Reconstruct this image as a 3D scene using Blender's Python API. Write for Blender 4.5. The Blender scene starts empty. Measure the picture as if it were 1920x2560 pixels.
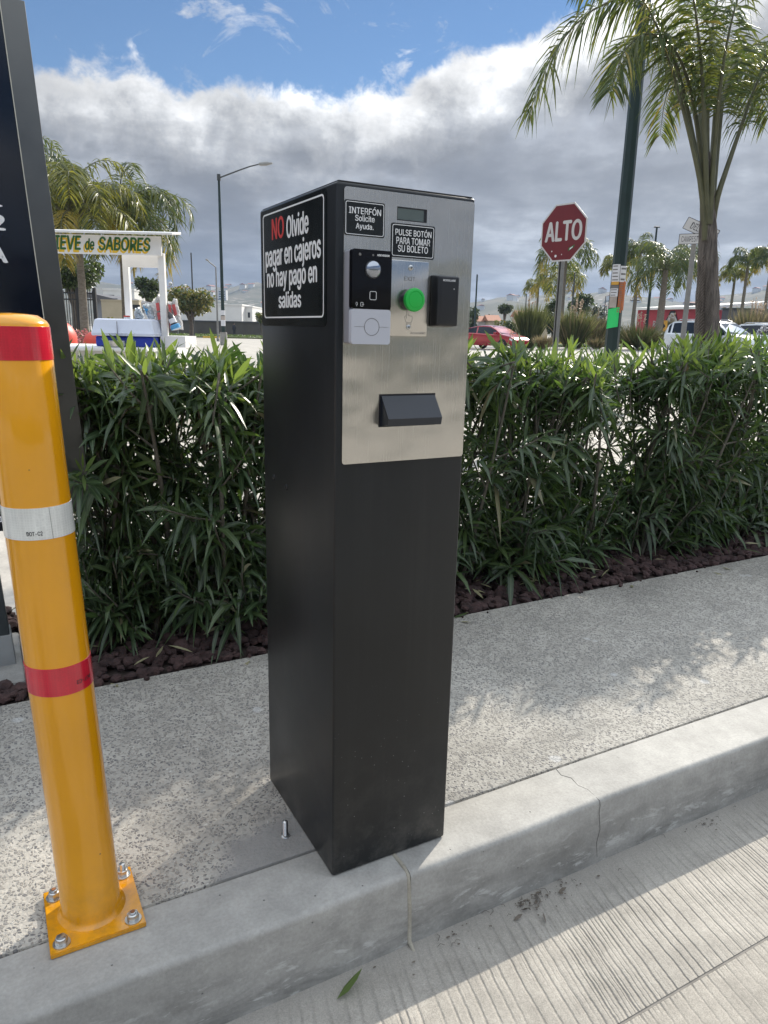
import bpy, bmesh, math, random
import numpy as np
from mathutils import Vector, Matrix
S = bpy.context.scene
COL = S.collection
rad = math.radians

# ------------------------------------------------------------------ camera
CAM = np.array([-0.4837, -1.0439, 0.9873])
YAW, PITCH, ROLL, FPX = 0.503650, -0.243384, 0.0231872, 1817.55
def cam_rows():
    cy, sy, cp, sp = math.cos(YAW), math.sin(YAW), math.cos(PITCH), math.sin(PITCH)
    f = np.array([sy*cp, cy*cp, sp]); r = np.array([cy, -sy, 0.0]); u = np.cross(r, f)
    c, s = math.cos(ROLL), math.sin(ROLL)
    return np.array([c*r+s*u, -s*r+c*u, f])
MC = cam_rows()
cd = bpy.data.cameras.new('camera'); cam = bpy.data.objects.new('camera', cd); COL.objects.link(cam)
cd.sensor_fit = 'VERTICAL'; cd.sensor_height = 36.0; cd.lens = 36.0*FPX/2560.0
cd.clip_start = 0.02; cd.clip_end = 8000
cam.matrix_world = Matrix(((MC[0][0], MC[1][0], -MC[2][0], CAM[0]), (MC[0][1], MC[1][1], -MC[2][1], CAM[1]),
                           (MC[0][2], MC[1][2], -MC[2][2], CAM[2]), (0, 0, 0, 1)))
S.camera = cam
S.render.resolution_x, S.render.resolution_y = 768, 1024

# ------------------------------------------------------------------ sun, sky, exposure
SUN = Vector((1.46, 0.85, 1.0)).normalized()
sl = bpy.data.lights.new('sun', 'SUN'); sl.energy = 3.3; sl.angle = rad(0.53); sl.color = (1.0, 0.93, 0.82)
so = bpy.data.objects.new('sun', sl); COL.objects.link(so); so.rotation_euler = SUN.to_track_quat('Z', 'Y').to_euler()
S.view_settings.view_transform = 'Standard'; S.view_settings.look = 'None'
S.view_settings.exposure = 1.05; S.view_settings.gamma = 1.0
S.cycles.max_bounces = 8; S.cycles.transparent_max_bounces = 12
S.cycles.caustics_reflective = False; S.cycles.caustics_refractive = False
S.cycles.sample_clamp_indirect = 6.0

W = bpy.data.worlds.new('World'); S.world = W; W.use_nodes = True
class NT:
    """tiny node helper"""
    def __init__(s, tree): s.t = tree; s.n = tree.nodes; s.l = tree.links
    def node(s, typ, **kw):
        n = s.n.new(typ)
        for k, v in kw.items():
            if k == 'ins':
                for a, b in v.items(): s.put(n.inputs[a], b)
            else: setattr(n, k, v)
        return n
    def put(s, sock, val):
        if isinstance(val, bpy.types.NodeSocket): s.l.new(val, sock)
        else: sock.default_value = val
    def math(s, op, a, b=0.0, c=0.0, clamp=False):
        n = s.n.new('ShaderNodeMath'); n.operation = op; n.use_clamp = clamp
        s.put(n.inputs[0], a); s.put(n.inputs[1], b); s.put(n.inputs[2], c); return n.outputs[0]
    def ramp(s, fac, stops, interp='LINEAR'):
        n = s.n.new('ShaderNodeValToRGB'); n.color_ramp.interpolation = interp
        e = n.color_ramp.elements
        while len(e) < len(stops): e.new(0.5)
        for q, (p, c) in zip(e, stops):
            q.position = p; q.color = (c, c, c, 1) if isinstance(c, (int, float)) else (c[0], c[1], c[2], 1)
        s.put(n.inputs[0], fac); return n.outputs[0]
    def mix(s, fac, a, b, blend='MIX'):
        n = s.n.new('ShaderNodeMix'); n.data_type = 'RGBA'; n.blend_type = blend
        s.put(n.inputs[0], fac)
        for sock, v in ((n.inputs[6], a), (n.inputs[7], b)):
            if isinstance(v, tuple) and len(v) == 3: v = (*v, 1)
            s.put(sock, v)
        return n.outputs[2]
    def noise(s, vec, scale, detail=4, rough=0.55, dist=0.0):
        n = s.n.new('ShaderNodeTexNoise'); n.inputs['Scale'].default_value = scale
        n.inputs['Detail'].default_value = detail; n.inputs['Roughness'].default_value = rough
        n.inputs['Distortion'].default_value = dist
        if vec is not None: s.l.new(vec, n.inputs['Vector'])
        return n.outputs['Fac']

def build_world():
    w = NT(W.node_tree); W.node_tree.nodes.clear()
    out = w.node('ShaderNodeOutputWorld')
    sky = w.node('ShaderNodeTexSky', sky_type='NISHITA', sun_disc=False, sun_elevation=math.asin(SUN.z),
                 sun_rotation=math.atan2(SUN.x, SUN.y), altitude=100.0, air_density=1.0, dust_density=0.0, ozone_density=4.5)
    bg = w.node('ShaderNodeBackground', ins={'Color': w.mix(1.0, sky.outputs[0], (0.96, 1.0, 1.02), 'MULTIPLY'), 'Strength': 0.05})
    tc = w.node('ShaderNodeTexCoord')
    d = tc.outputs['Generated']
    sp = w.node('ShaderNodeSeparateXYZ', ins={0: d}); x, y, z = sp.outputs
    zc = w.math('MAXIMUM', z, 0.0)
    inv = w.math('DIVIDE', 1.0, w.math('ADD', zc, 0.10))
    # cloud layer seen in perspective: stretched flat towards the horizon
    cv = w.node('ShaderNodeCombineXYZ', ins={0: w.math('MULTIPLY', x, inv), 1: w.math('MULTIPLY', y, inv), 2: w.math('MULTIPLY', z, 2.0)}).outputs[0]
    az = w.math('ADD', w.math('MULTIPLY', x, math.sin(rad(62))), w.math('MULTIPLY', y, math.cos(rad(62))))
    n1 = w.noise(d, 5.0, 4, 0.55, 0.2); n2 = w.noise(d, 19.0, 10, 0.66, 0.2)
    edge = w.math('ADD', w.math('ADD', 0.286, w.math('MULTIPLY', w.math('SUBTRACT', n1, 0.5), 0.16)), w.math('MULTIPLY', w.math('SUBTRACT', n2, 0.5), 0.10))
    edge = w.math('ADD', edge, w.math('MULTIPLY', w.math('MAXIMUM', w.math('SUBTRACT', az, 0.80), 0.0), 0.62))
    t = w.math('SUBTRACT', edge, z)                       # > 0 inside the bank
    mr = w.node('ShaderNodeMapRange', interpolation_type='SMOOTHSTEP', ins={0: t, 1: -0.006, 2: 0.02, 3: 0.0, 4: 1.0}).outputs[0]
    # thin torn wisps above the bank
    wv = w.node('ShaderNodeMapping', ins={0: d, 3: (1.0, 1.0, 1.6)}).outputs[0]
    wn = w.noise(wv, 8.0, 9, 0.66, 0.8)
    wisp = w.math('MULTIPLY', w.ramp(wn, [(0.0, 0.0), (0.57, 0.0), (0.72, 1.0)]), 0.75)
    mask = w.math('MAXIMUM', mr, wisp, clamp=True)
    # thickness: bright fringe, grey belly, paler breaks, lighter to the horizon
    puff = w.noise(d, 15.0, 9, 0.62, 0.25)
    body = w.math('ADD', w.math('MULTIPLY', w.noise(cv, 1.5, 8, 0.56, 0.15), 0.65), w.math('MULTIPLY', w.noise(d, 11.0, 8, 0.58, 0.2), 0.35))
    tt = w.math('ADD', t, w.math('MULTIPLY', w.math('SUBTRACT', puff, 0.5), 0.14))
    fringe = w.ramp(tt, [(0.0, 1.25), (0.030, 1.10), (0.065, 0.68), (0.105, 0.43), (0.20, 0.46), (0.32, 0.60)])
    breaks = w.ramp(body, [(0.36, 0.84), (0.46, 1.0), (0.52, 1.22), (0.58, 1.60), (0.66, 2.0)])
    col = w.mix(1.0, fringe, breaks, 'MULTIPLY')
    tint = w.ramp(tt, [(0.0, (1.0, 0.99, 0.97)), (0.06, (0.97, 0.985, 1.0)), (0.14, (0.91, 0.96, 1.05)), (0.35, (0.93, 0.98, 1.04))])
    col = w.mix(1.0, col, tint, 'MULTIPLY')
    sung = w.math('ADD', 0.33, w.math('MULTIPLY', w.math('MAXIMUM', w.math('SUBTRACT', az, 0.7), 0.0), 0.35))
    bc = w.node('ShaderNodeBackground', ins={'Color': col, 'Strength': sung})
    ms = w.node('ShaderNodeMixShader', ins={0: mask, 1: bg.outputs[0], 2: bc.outputs[0]})
    # unseen bright cloud added overhead, above the frame, as soft fill light
    fill_veil = w.node('ShaderNodeMapRange', interpolation_type='SMOOTHSTEP', ins={0: w.math('ADD', z, w.math('MULTIPLY', w.math('SUBTRACT', n1, 0.5), 0.16)), 1: 0.40, 2: 0.58, 3: 0.0, 4: 1.0}).outputs[0]
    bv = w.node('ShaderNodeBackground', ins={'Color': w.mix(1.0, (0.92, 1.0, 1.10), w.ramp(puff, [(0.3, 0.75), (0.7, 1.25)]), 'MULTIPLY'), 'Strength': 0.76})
    ms2 = w.node('ShaderNodeMixShader', ins={0: fill_veil, 1: ms.outputs[0], 2: bv.outputs[0]})
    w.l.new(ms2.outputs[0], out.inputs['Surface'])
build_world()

# ------------------------------------------------------------------ point helpers
def ray(u, v): return np.array([(u-960)/FPX, -(v-1280)/FPX, 1.0]) @ MC
FWD = np.array([MC[2][0], MC[2][1], 0.0]); FWD /= np.linalg.norm(FWD); K0 = float(ray(960, 845) @ FWD)
def at(u, v, D):                                                   # on the upright plane D metres ahead
    d = ray(u, v); return Vector(CAM + d*(D*K0/float(d @ FWD)))
def on(u, v, ax, val):
    d = ray(u, v); return Vector(CAM + d*((val-CAM[ax])/d[ax]))
def azimuth(u): d = ray(u, 845); return math.atan2(d[0], d[1])

# ------------------------------------------------------------------ materials
def new_mat(name):
    m = bpy.data.materials.new(name); m.use_nodes = True
    t = NT(m.node_tree); b = m.node_tree.nodes['Principled BSDF']
    return m, t, b
def mat(name, col, rough=0.5, metal=0.0, var=0.10, scale=6.0, bump=0.0, bscale=60.0, coat=0.0, spec=0.5):
    m, t, b = new_mat(name)
    tc = t.node('ShaderNodeTexCoord').outputs['Object']
    n = t.noise(tc, scale, 6, 0.6)
    f = t.ramp(n, [(0.25, 1.0-var), (0.75, 1.0+var)])
    t.put(b.inputs['Base Color'], t.mix(1.0, col, f, 'MULTIPLY'))
    b.inputs['Metallic'].default_value = metal; b.inputs['Specular IOR Level'].default_value = spec
    r = t.ramp(n, [(0.3, max(0.02, rough-0.06)), (0.7, min(1.0, rough+0.06))])
    t.put(b.inputs['Roughness'], r)
    b.inputs['Coat Weight'].default_value = coat; b.inputs['Coat Roughness'].default_value = 0.08
    if bump:
        bn = t.node('ShaderNodeBump', ins={'Strength': bump, 'Distance': 0.004, 'Height': t.noise(tc, bscale, 5, 0.6)})
        t.put(b.inputs['Normal'], bn.outputs[0])
    return m
def leaf_mat(name, col, trans, rough=0.42, tw=0.35, rib=True, vs=3.0, var=0.35):
    m, t, b = new_mat(name)
    tc = t.node('ShaderNodeTexCoord')
    n = t.noise(tc.outputs['Object'], vs, 3, 0.6)
    f = t.ramp(n, [(0.3, 1.0-var), (0.7, 1.0+var)])
    c = t.mix(1.0, col, f, 'MULTIPLY')
    if rib:
        u = t.node('ShaderNodeSeparateXYZ', ins={0: tc.outputs['UV']}).outputs[0]
        dist = t.math('ABSOLUTE', t.math('SUBTRACT', u, 0.5))
        r = t.ramp(dist, [(0.03, 1.0), (0.07, 0.0)])
        c = t.mix(t.math('MULTIPLY', r, 0.45), c, (0.22, 0.30, 0.14))
    t.put(b.inputs['Base Color'], c); b.inputs['Roughness'].default_value = rough
    tr = t.node('ShaderNodeBsdfTranslucent', ins={'Color': (*trans, 1)})
    mx = t.node('ShaderNodeMixShader', ins={0: tw, 1: b.outputs[0], 2: tr.outputs[0]})
    t.l.new(mx.outputs[0], m.node_tree.nodes['Material Output'].inputs['Surface'])
    return m

def concrete(name, col, kind):
    m, t, b = new_mat(name)
    o = t.node('ShaderNodeTexCoord').outputs['Object']
    big = t.noise(o, 1.6, 6, 0.6); mid = t.noise(o, 14.0, 6, 0.65); fine = t.noise(o, 160.0, 3, 0.6)
    c = t.mix(1.0, col, t.ramp(big, [(0.3, 0.76), (0.7, 1.16)]), 'MULTIPLY')
    c = t.mix(1.0, c, t.ramp(mid, [(0.3, 0.80), (0.7, 1.12)]), 'MULTIPLY')
    c = t.mix(1.0, c, t.ramp(fine, [(0.3, 0.90), (0.7, 1.08)]), 'MULTIPLY')
    h = None; rough = 0.85
    if kind == 'aggregate':
        wv = t.node('ShaderNodeMix', data_type='VECTOR', ins={0: 0.012, 4: o, 5: t.node('ShaderNodeTexNoise', ins={'Vector': o, 'Scale': 40.0}).outputs['Color']}).outputs[1]
        v = t.node('ShaderNodeTexVoronoi', feature='F1', ins={'Vector': wv, 'Scale': 150.0, 'Randomness': 1.0})
        ve = t.node('ShaderNodeTexVoronoi', feature='DISTANCE_TO_EDGE', ins={'Vector': wv, 'Scale': 150.0, 'Randomness': 1.0})
        sr = t.node('ShaderNodeSeparateColor', ins={0: v.outputs['Color']})
        tone = t.ramp(sr.outputs[0], [(0.0, (0.060, 0.062, 0.075)), (0.35, (0.11, 0.11, 0.125)), (0.60, (0.18, 0.165, 0.15)), (0.80, (0.27, 0.25, 0.225)), (0.95, (0.36, 0.34, 0.30)), (0.985, (0.58, 0.56, 0.52))])
        inside = t.ramp(ve.outputs['Distance'], [(0.10, 0.0), (0.20, 1.0)])
        pick = t.ramp(sr.outputs[1], [(0.34, 0.0), (0.38, 1.0)])
        mk = t.math('MULTIPLY', inside, pick)
        c = t.mix(t.math('MULTIPLY', mk, t.ramp(mid, [(0.3, 0.35), (0.6, 0.80)])), c, tone)
        # a few big pale chips
        v2 = t.node('ShaderNodeTexVoronoi', feature='F1', ins={'Vector': wv, 'Scale': 9.0})
        chip = t.ramp(v2.outputs['Distance'], [(0.10, 1.0), (0.15, 0.0)])
        s2 = t.node('ShaderNodeSeparateColor', ins={0: v2.outputs['Color']}).outputs[0]
        chip = t.math('MULTIPLY', chip, t.ramp(s2, [(0.60, 0.0), (0.64, 1.0)]))
        c = t.mix(t.math('MULTIPLY', chip, 0.8), c, (0.50, 0.49, 0.47))
        # smooth cement smear trowelled round the foot of the machine
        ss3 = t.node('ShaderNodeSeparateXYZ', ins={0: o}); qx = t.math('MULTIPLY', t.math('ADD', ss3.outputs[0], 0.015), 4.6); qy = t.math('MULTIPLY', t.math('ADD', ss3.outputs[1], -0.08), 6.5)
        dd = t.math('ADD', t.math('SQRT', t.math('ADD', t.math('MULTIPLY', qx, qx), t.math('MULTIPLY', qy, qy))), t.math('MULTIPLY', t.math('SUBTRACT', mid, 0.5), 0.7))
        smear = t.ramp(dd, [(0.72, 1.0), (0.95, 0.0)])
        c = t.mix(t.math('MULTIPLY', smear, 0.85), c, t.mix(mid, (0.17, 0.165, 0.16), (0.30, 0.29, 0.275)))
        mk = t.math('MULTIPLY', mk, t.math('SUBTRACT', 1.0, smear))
        h = t.math('ADD', t.math('MULTIPLY', mk, 0.7), t.math('MULTIPLY', fine, 0.8))
        dist, st = 0.0032, 0.9
    elif kind == 'kerb':
        pits = t.node('ShaderNodeTexVoronoi', feature='F1', ins={'Vector': o, 'Scale': 46.0})
        ps = t.node('ShaderNodeSeparateColor', ins={0: pits.outputs['Color']}).outputs[0]
        pit = t.math('MULTIPLY', t.ramp(pits.outputs['Distance'], [(0.05, 1.0), (0.10, 0.0)]), t.ramp(ps, [(0.82, 0.0), (0.84, 1.0)]))
        c = t.mix(t.math('MULTIPLY', pit, 0.65), c, (0.06, 0.06, 0.06))
        mp = t.node('ShaderNodeMapping', ins={0: o, 3: (5.0, 1.0, 16.0)}).outputs[0]
        st_ = t.noise(mp, 1.4, 7, 0.65, 0.6)
        zz = t.node('ShaderNodeSeparateXYZ', ins={0: o}).outputs[2]
        low = t.ramp(t.math('ADD', zz, 0.16), [(0.0, 1.0), (0.07, 0.85), (0.125, 0.30), (0.152, 0.05)])
        # dirt splashed up the face, with pale lime bloom
        c = t.mix(t.math('MULTIPLY', low, t.ramp(st_, [(0.38, 0.08), (0.62, 0.65)])), c, (0.125, 0.12, 0.11))
        bloom = t.math('MULTIPLY', t.ramp(t.noise(mp, 2.6, 8, 0.7, 0.4), [(0.56, 0.0), (0.64, 1.0)]), low)
        c = t.mix(t.math('MULTIPLY', bloom, 0.7), c, (0.55, 0.54, 0.51))
        h = t.math('SUBTRACT', t.math('ADD', t.math('MULTIPLY', mid, 0.6), t.math('MULTIPLY', fine, 0.25)), pit)
        dist, st = 0.003, 0.6; rough = 0.75
    elif kind == 'grooved':
        s3 = t.node('ShaderNodeSeparateXYZ', ins={0: o}); gx, gy, gz = s3.outputs
        skew = t.math('ADD', gx, t.math('MULTIPLY', gy, -0.22))
        wob = t.math('MULTIPLY', t.math('SUBTRACT', t.noise(o, 7.0, 3, 0.5), 0.5), 0.009)
        wob2 = t.math('MULTIPLY', t.math('SUBTRACT', t.noise(o, 60.0, 2, 0.5), 0.5), 0.0035)
        sx = t.math('ADD', skew, t.math('ADD', wob, wob2))
        vv = t.node('ShaderNodeCombineXYZ', ins={0: sx}).outputs[0]
        vor = t.node('ShaderNodeTexVoronoi', voronoi_dimensions='1D', feature='DISTANCE_TO_EDGE', ins={'W': sx, 'Scale': 40.0, 'Randomness': 0.95})
        g1 = t.ramp(vor.outputs['Distance'], [(0.0, 1.0), (0.07, 0.55), (0.16, 0.0)])
        vor2 = t.node('ShaderNodeTexVoronoi', voronoi_dimensions='1D', feature='DISTANCE_TO_EDGE', ins={'W': sx, 'Scale': 95.0, 'Randomness': 1.0})
        g2 = t.math('MULTIPLY', t.ramp(vor2.outputs['Distance'], [(0.0, 1.0), (0.25, 0.0)]), t.ramp(t.noise(o, 5.0, 4, 0.6), [(0.42, 0.0), (0.65, 0.6)]))
        g = t.math('MAXIMUM', g1, g2)
        g = t.math('MULTIPLY', g, t.ramp(t.noise(o, 4.0, 5, 0.65), [(0.30, 0.25), (0.55, 1.0)]))
        g = t.math('MULTIPLY', g, t.ramp(t.math('SUBTRACT', -0.03, gy), [(0.03, 0.0), (0.12, 1.0)]))     # worn smooth by the kerb
        g = t.math('MULTIPLY', g, t.ramp(t.math('SUBTRACT', -0.03, gy), [(0.34, 1.0), (0.37, 0.35)]))
        c = t.mix(t.math('MULTIPLY', g, 0.26), c, (0.10, 0.092, 0.085))
        sand = t.noise(o, 420.0, 2, 0.7)
        c = t.mix(1.0, c, t.ramp(sand, [(0.3, 0.80), (0.7, 1.16)]), 'MULTIPLY')
        near = t.ramp(t.math('SUBTRACT', -0.05, gy), [(0.0, 1.0), (0.05, 0.5), (0.14, 0.0)])
        c = t.mix(t.math('MULTIPLY', near, t.ramp(mid, [(0.3, 0.2), (0.7, 0.8)])), c, (0.20, 0.19, 0.175))
        h = t.math('SUBTRACT', t.math('ADD', t.math('MULTIPLY', sand, 0.30), t.math('MULTIPLY', mid, 0.15)), g)
        dist, st = 0.004, 0.75
    else:
        h = t.math('ADD', t.math('MULTIPLY', fine, 0.6), t.math('MULTIPLY', mid, 0.4)); dist, st = 0.004, 0.7
    t.put(b.inputs['Base Color'], c); b.inputs['Roughness'].default_value = rough; b.inputs['Specular IOR Level'].default_value = 0.3
    bn = t.node('ShaderNodeBump', ins={'Strength': st, 'Distance': dist, 'Height': h})
    t.put(b.inputs['Normal'], bn.outputs[0])
    return m

def steel():
    m, t, b = new_mat('brushed_steel')
    o = t.node('ShaderNodeTexCoord').outputs['Object']
    mp = t.node('ShaderNodeMapping', ins={0: o, 3: (1500.0, 1.0, 5.0)}).outputs[0]
    br = t.noise(mp, 1.0, 4, 0.6)
    mp2 = t.node('ShaderNodeMapping', ins={0: o, 3: (4.0, 1.0, 6.0)}).outputs[0]
    warp = t.noise(mp2, 1.3, 2, 0.5)
    sm = t.noise(o, 9.0, 6, 0.65)
    c = t.mix(1.0, (0.57, 0.55, 0.515), t.ramp(br, [(0.3, 0.965), (0.7, 1.03)]), 'MULTIPLY')
    c = t.mix(1.0, c, t.ramp(sm, [(0.3, 0.93), (0.7, 1.04)]), 'MULTIPLY')
    t.put(b.inputs['Base Color'], c); b.inputs['Metallic'].default_value = 1.0
    t.put(b.inputs['Roughness'], t.ramp(br, [(0.3, 0.21), (0.7, 0.28)]))
    b.inputs['Anisotropic'].default_value = 0.5
    b1 = t.node('ShaderNodeBump', ins={'Strength': 0.10, 'Distance': 0.05, 'Height': warp})
    b2 = t.node('ShaderNodeBump', ins={'Strength': 0.12, 'Distance': 0.0004, 'Height': br, 'Normal': b1.outputs[0]})
    t.put(b.inputs['Normal'], b2.outputs[0]); return m
def powder_coat():
    m, t, b = new_mat('black_powder_coat')
    o = t.node('ShaderNodeTexCoord').outputs['Object']
    s3 = t.node('ShaderNodeSeparateXYZ', ins={0: o}).outputs[2]
    dust = t.noise(o, 3.0, 5, 0.6)
    v = t.node('ShaderNodeTexVoronoi', feature='F1', ins={'Vector': o, 'Scale': 150.0})
    ps = t.node('ShaderNodeSeparateColor', ins={0: v.outputs['Color']}).outputs[0]
    chip = t.math('MULTIPLY', t.ramp(v.outputs['Distance'], [(0.10, 1.0), (0.2, 0.0)]), t.ramp(ps, [(0.90, 0.0), (0.92, 1.0)]))
    low = t.ramp(s3, [(0.05, 1.0), (0.28, 0.25), (0.40, 0.0)])
    c = t.mix(1.0, (0.0105, 0.0115, 0.0125), t.ramp(dust, [(0.3, 0.8), (0.7, 1.35)]), 'MULTIPLY')
    mp = t.node('ShaderNodeMapping', ins={0: o, 3: (34.0, 34.0, 1.0)}).outputs[0]; stk = t.noise(mp, 1.0, 5, 0.6)
    c = t.mix(t.ramp(stk, [(0.52, 0.0), (0.75, 0.035)]), c, (0.16, 0.15, 0.135))
    c = t.mix(t.math('MULTIPLY', t.ramp(s3, [(0.0, 0.5), (0.10, 0.12), (0.3, 0.0)]), t.ramp(t.noise(o, 22.0, 7, 0.7), [(0.45, 0.0), (0.7, 1.0)])), c, (0.15, 0.14, 0.125))
    b.inputs['Specular IOR Level'].default_value = 0.38
    c = t.mix(t.math('MULTIPLY', t.math('MULTIPLY', chip, low), 0.6), c, (0.4, 0.4, 0.4))
    t.put(b.inputs['Base Color'], c)
    t.put(b.inputs['Roughness'], t.ramp(dust, [(0.3, 0.30), (0.7, 0.42)]))
    bn = t.node('ShaderNodeBump', ins={'Strength': 0.10, 'Distance': 0.0006, 'Height': t.noise(o, 380.0, 2, 0.5)})
    t.put(b.inputs['Normal'], bn.outputs[0]); return m
def tape(name, col):
    m, t, b = new_mat(name)
    o = t.node('ShaderNodeTexCoord').outputs['Object']
    ch = t.node('ShaderNodeTexVoronoi', feature='DISTANCE_TO_EDGE', ins={'Vector': o, 'Scale': 260.0, 'Randomness': 0.15})
    f = t.ramp(ch.outputs['Distance'], [(0.0, 1.12), (0.12, 0.97)])
    n = t.noise(o, 25.0, 4, 0.6)
    c = t.mix(1.0, col, f, 'MULTIPLY'); c = t.mix(1.0, c, t.ramp(n, [(0.3, 0.90), (0.7, 1.08)]), 'MULTIPLY')
    t.put(b.inputs['Base Color'], c); b.inputs['Roughness'].default_value = 0.22
    b.inputs['Coat Weight'].default_value = 0.5; b.inputs['Coat Roughness'].default_value = 0.06
    return m
def bark(name, col, col2, scale, stretch, bump=0.8):
    m, t, b = new_mat(name)
    o = t.node('ShaderNodeTexCoord').outputs['Object']
    mp = t.node('ShaderNodeMapping', ins={0: o, 3: stretch}).outputs[0]
    n = t.noise(mp, scale, 7, 0.65, 0.8)
    c = t.mix(t.ramp(n, [(0.35, 0.0), (0.65, 1.0)]), col, col2)
    t.put(b.inputs['Base Color'], c); b.inputs['Roughness'].default_value = 0.9
    bn = t.node('ShaderNodeBump', ins={'Strength': bump, 'Distance': 0.02, 'Height': n}); t.put(b.inputs['Normal'], bn.outputs[0])
    return m

M = {}
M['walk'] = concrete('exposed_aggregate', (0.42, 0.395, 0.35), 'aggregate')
M['kerb'] = concrete('kerb_concrete', (0.375, 0.362, 0.335), 'kerb')
M['kerb_old'] = concrete('weathered_kerb_concrete', (0.24, 0.235, 0.225), 'kerb')
M['road'] = concrete('broomed_concrete', (0.35, 0.325, 0.285), 'grooved')
M['lot'] = concrete('parking_concrete', (0.42, 0.39, 0.345), 'plain')
M['pad'] = concrete('pad_concrete', (0.33, 0.32, 0.30), 'plain')
M['mortar'] = concrete('joint_mortar', (0.36, 0.33, 0.27), 'plain')
M['joint_dust'] = mat('joint_dust', (0.19, 0.175, 0.155), 0.95, var=0.35, scale=30)
M['debris'] = mat('dry_debris', (0.12, 0.10, 0.08), 0.95, var=0.5, scale=60)
M['crack'] = mat('crack_dirt', (0.09, 0.083, 0.075), 0.95)
M['soil'] = mat('dark_soil', (0.045, 0.033, 0.028), 0.95, var=0.4, scale=40, bump=0.8, bscale=90)
M['steel'] = steel(); M['black'] = powder_coat()
M['vinyl'] = mat('black_vinyl', (0.006, 0.008, 0.008), 0.20, var=0.1)
M['white_ink'] = mat('white_ink', (0.78, 0.78, 0.78), 0.4, var=0.02)
M['red_ink'] = mat('red_ink', (0.55, 0.04, 0.035), 0.4, var=0.03)
M['grey_ink'] = mat('grey_ink', (0.16, 0.155, 0.15), 0.4, var=0.03)
M['black_ink'] = mat('black_ink', (0.012, 0.012, 0.016), 0.5, var=0.03)
M['gloss_black'] = mat('gloss_black_plastic', (0.003, 0.0025, 0.0035), 0.04, var=0.02, spec=0.30)
M['satin_black'] = mat('satin_black_plastic', (0.010, 0.011, 0.014), 0.36, var=0.1, bump=0.15, bscale=700)
M['hood'] = mat('blue_black_plastic', (0.014, 0.018, 0.027), 0.36, var=0.1, bump=0.1, bscale=700)
M['light_plastic'] = mat('pale_grey_plastic', (0.47, 0.48, 0.53), 0.38, var=0.02)
M['grey_plastic'] = mat('grey_plastic', (0.26, 0.26, 0.29), 0.45, var=0.03)
M['lcd'] = mat('lcd_glass', (0.10, 0.125, 0.12), 0.10, var=0.1, scale=20)
M['lens'] = mat('lens_glass', (0.34, 0.36, 0.40), 0.03, metal=0.9, var=0.02)
M['green_btn'] = mat('green_plastic', (0.012, 0.42, 0.055), 0.42, var=0.05)
M['zinc'] = mat('zinc_bolt', (0.55, 0.55, 0.54), 0.34, metal=1.0, var=0.2, scale=90)
M['rust'] = mat('rusty_bolt_end', (0.22, 0.09, 0.035), 0.8, var=0.4, scale=200)
def worn_yellow():
    m, t, b = new_mat('yellow_gloss_paint'); o = t.node('ShaderNodeTexCoord').outputs['Object']; n = t.noise(o, 4.0, 6, 0.6)
    v = t.node('ShaderNodeTexVoronoi', feature='F1', ins={'Vector': o, 'Scale': 60.0}); ps = t.node('ShaderNodeSeparateColor', ins={0: v.outputs['Color']}).outputs[0]
    chip = t.math('MULTIPLY', t.ramp(v.outputs['Distance'], [(0.07, 1.0), (0.12, 0.0)]), t.ramp(ps, [(0.93, 0.0), (0.94, 1.0)]))
    mp = t.node('ShaderNodeMapping', ins={0: o, 3: (26.0, 26.0, 1.3)}).outputs[0]; run = t.noise(mp, 1.0, 4, 0.6)
    c = t.mix(1.0, (0.74, 0.32, 0.004), t.ramp(n, [(0.3, 0.93), (0.7, 1.06)]), 'MULTIPLY'); c = t.mix(t.ramp(run, [(0.55, 0.0), (0.75, 0.22)]), c, (0.50, 0.17, 0.004))
    z = t.node('ShaderNodeSeparateXYZ', ins={0: o}).outputs[2]; gr = t.math('MULTIPLY', t.ramp(z, [(0.0, 0.55), (0.03, 0.30), (0.14, 0.0)]), t.ramp(t.noise(o, 30.0, 6, 0.7), [(0.40, 0.0), (0.65, 1.0)]))
    c = t.mix(gr, c, (0.22, 0.12, 0.03)); c = t.mix(t.math('MULTIPLY', chip, 0.8), c, (0.06, 0.03, 0.015))
    t.put(b.inputs['Base Color'], c); t.put(b.inputs['Roughness'], t.ramp(n, [(0.3, 0.12), (0.7, 0.24)])); b.inputs['Coat Weight'].default_value = 0.5; b.inputs['Coat Roughness'].default_value = 0.06
    bn = t.node('ShaderNodeBump', ins={'Strength': 0.10, 'Distance': 0.004, 'Height': run}); t.put(b.inputs['Normal'], bn.outputs[0]); return m
M['yellow'] = worn_yellow(); M['yellow_plain'] = mat('yellow_plain_paint', (0.74, 0.32, 0.004), 0.16, var=0.05, scale=3.5, coat=0.25, bump=0.05, bscale=9)
M['tape_red'] = tape('red_reflective_tape', (0.55, 0.015, 0.035)); M['tape_white'] = tape('white_reflective_tape', (0.66, 0.66, 0.62))
M['navy'] = mat('navy_gloss_panel', (0.005, 0.008, 0.016), 0.16, var=0.1)
M['sheet'] = mat('grey_sheet_metal', (0.12, 0.12, 0.115), 0.36, metal=0.85, var=0.15, scale=5)
M['panel_edge'] = mat('panel_edge_trim', (0.55, 0.53, 0.45), 0.4)
M['leg_grey'] = mat('dark_painted_post', (0.045, 0.055, 0.06), 0.45, var=0.3)
M['leg_base'] = mat('grey_concrete_collar', (0.24, 0.25, 0.25), 0.8, var=0.3)
M['lava'] = mat('lava_rock', (0.050, 0.028, 0.026), 0.95, var=0.75, scale=28, bump=1.0, bscale=120)
M['leaf_a'] = leaf_mat('oleander_leaf_dark', (0.040, 0.066, 0.032), (0.12, 0.23, 0.038), tw=0.26, rough=0.36)
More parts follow.
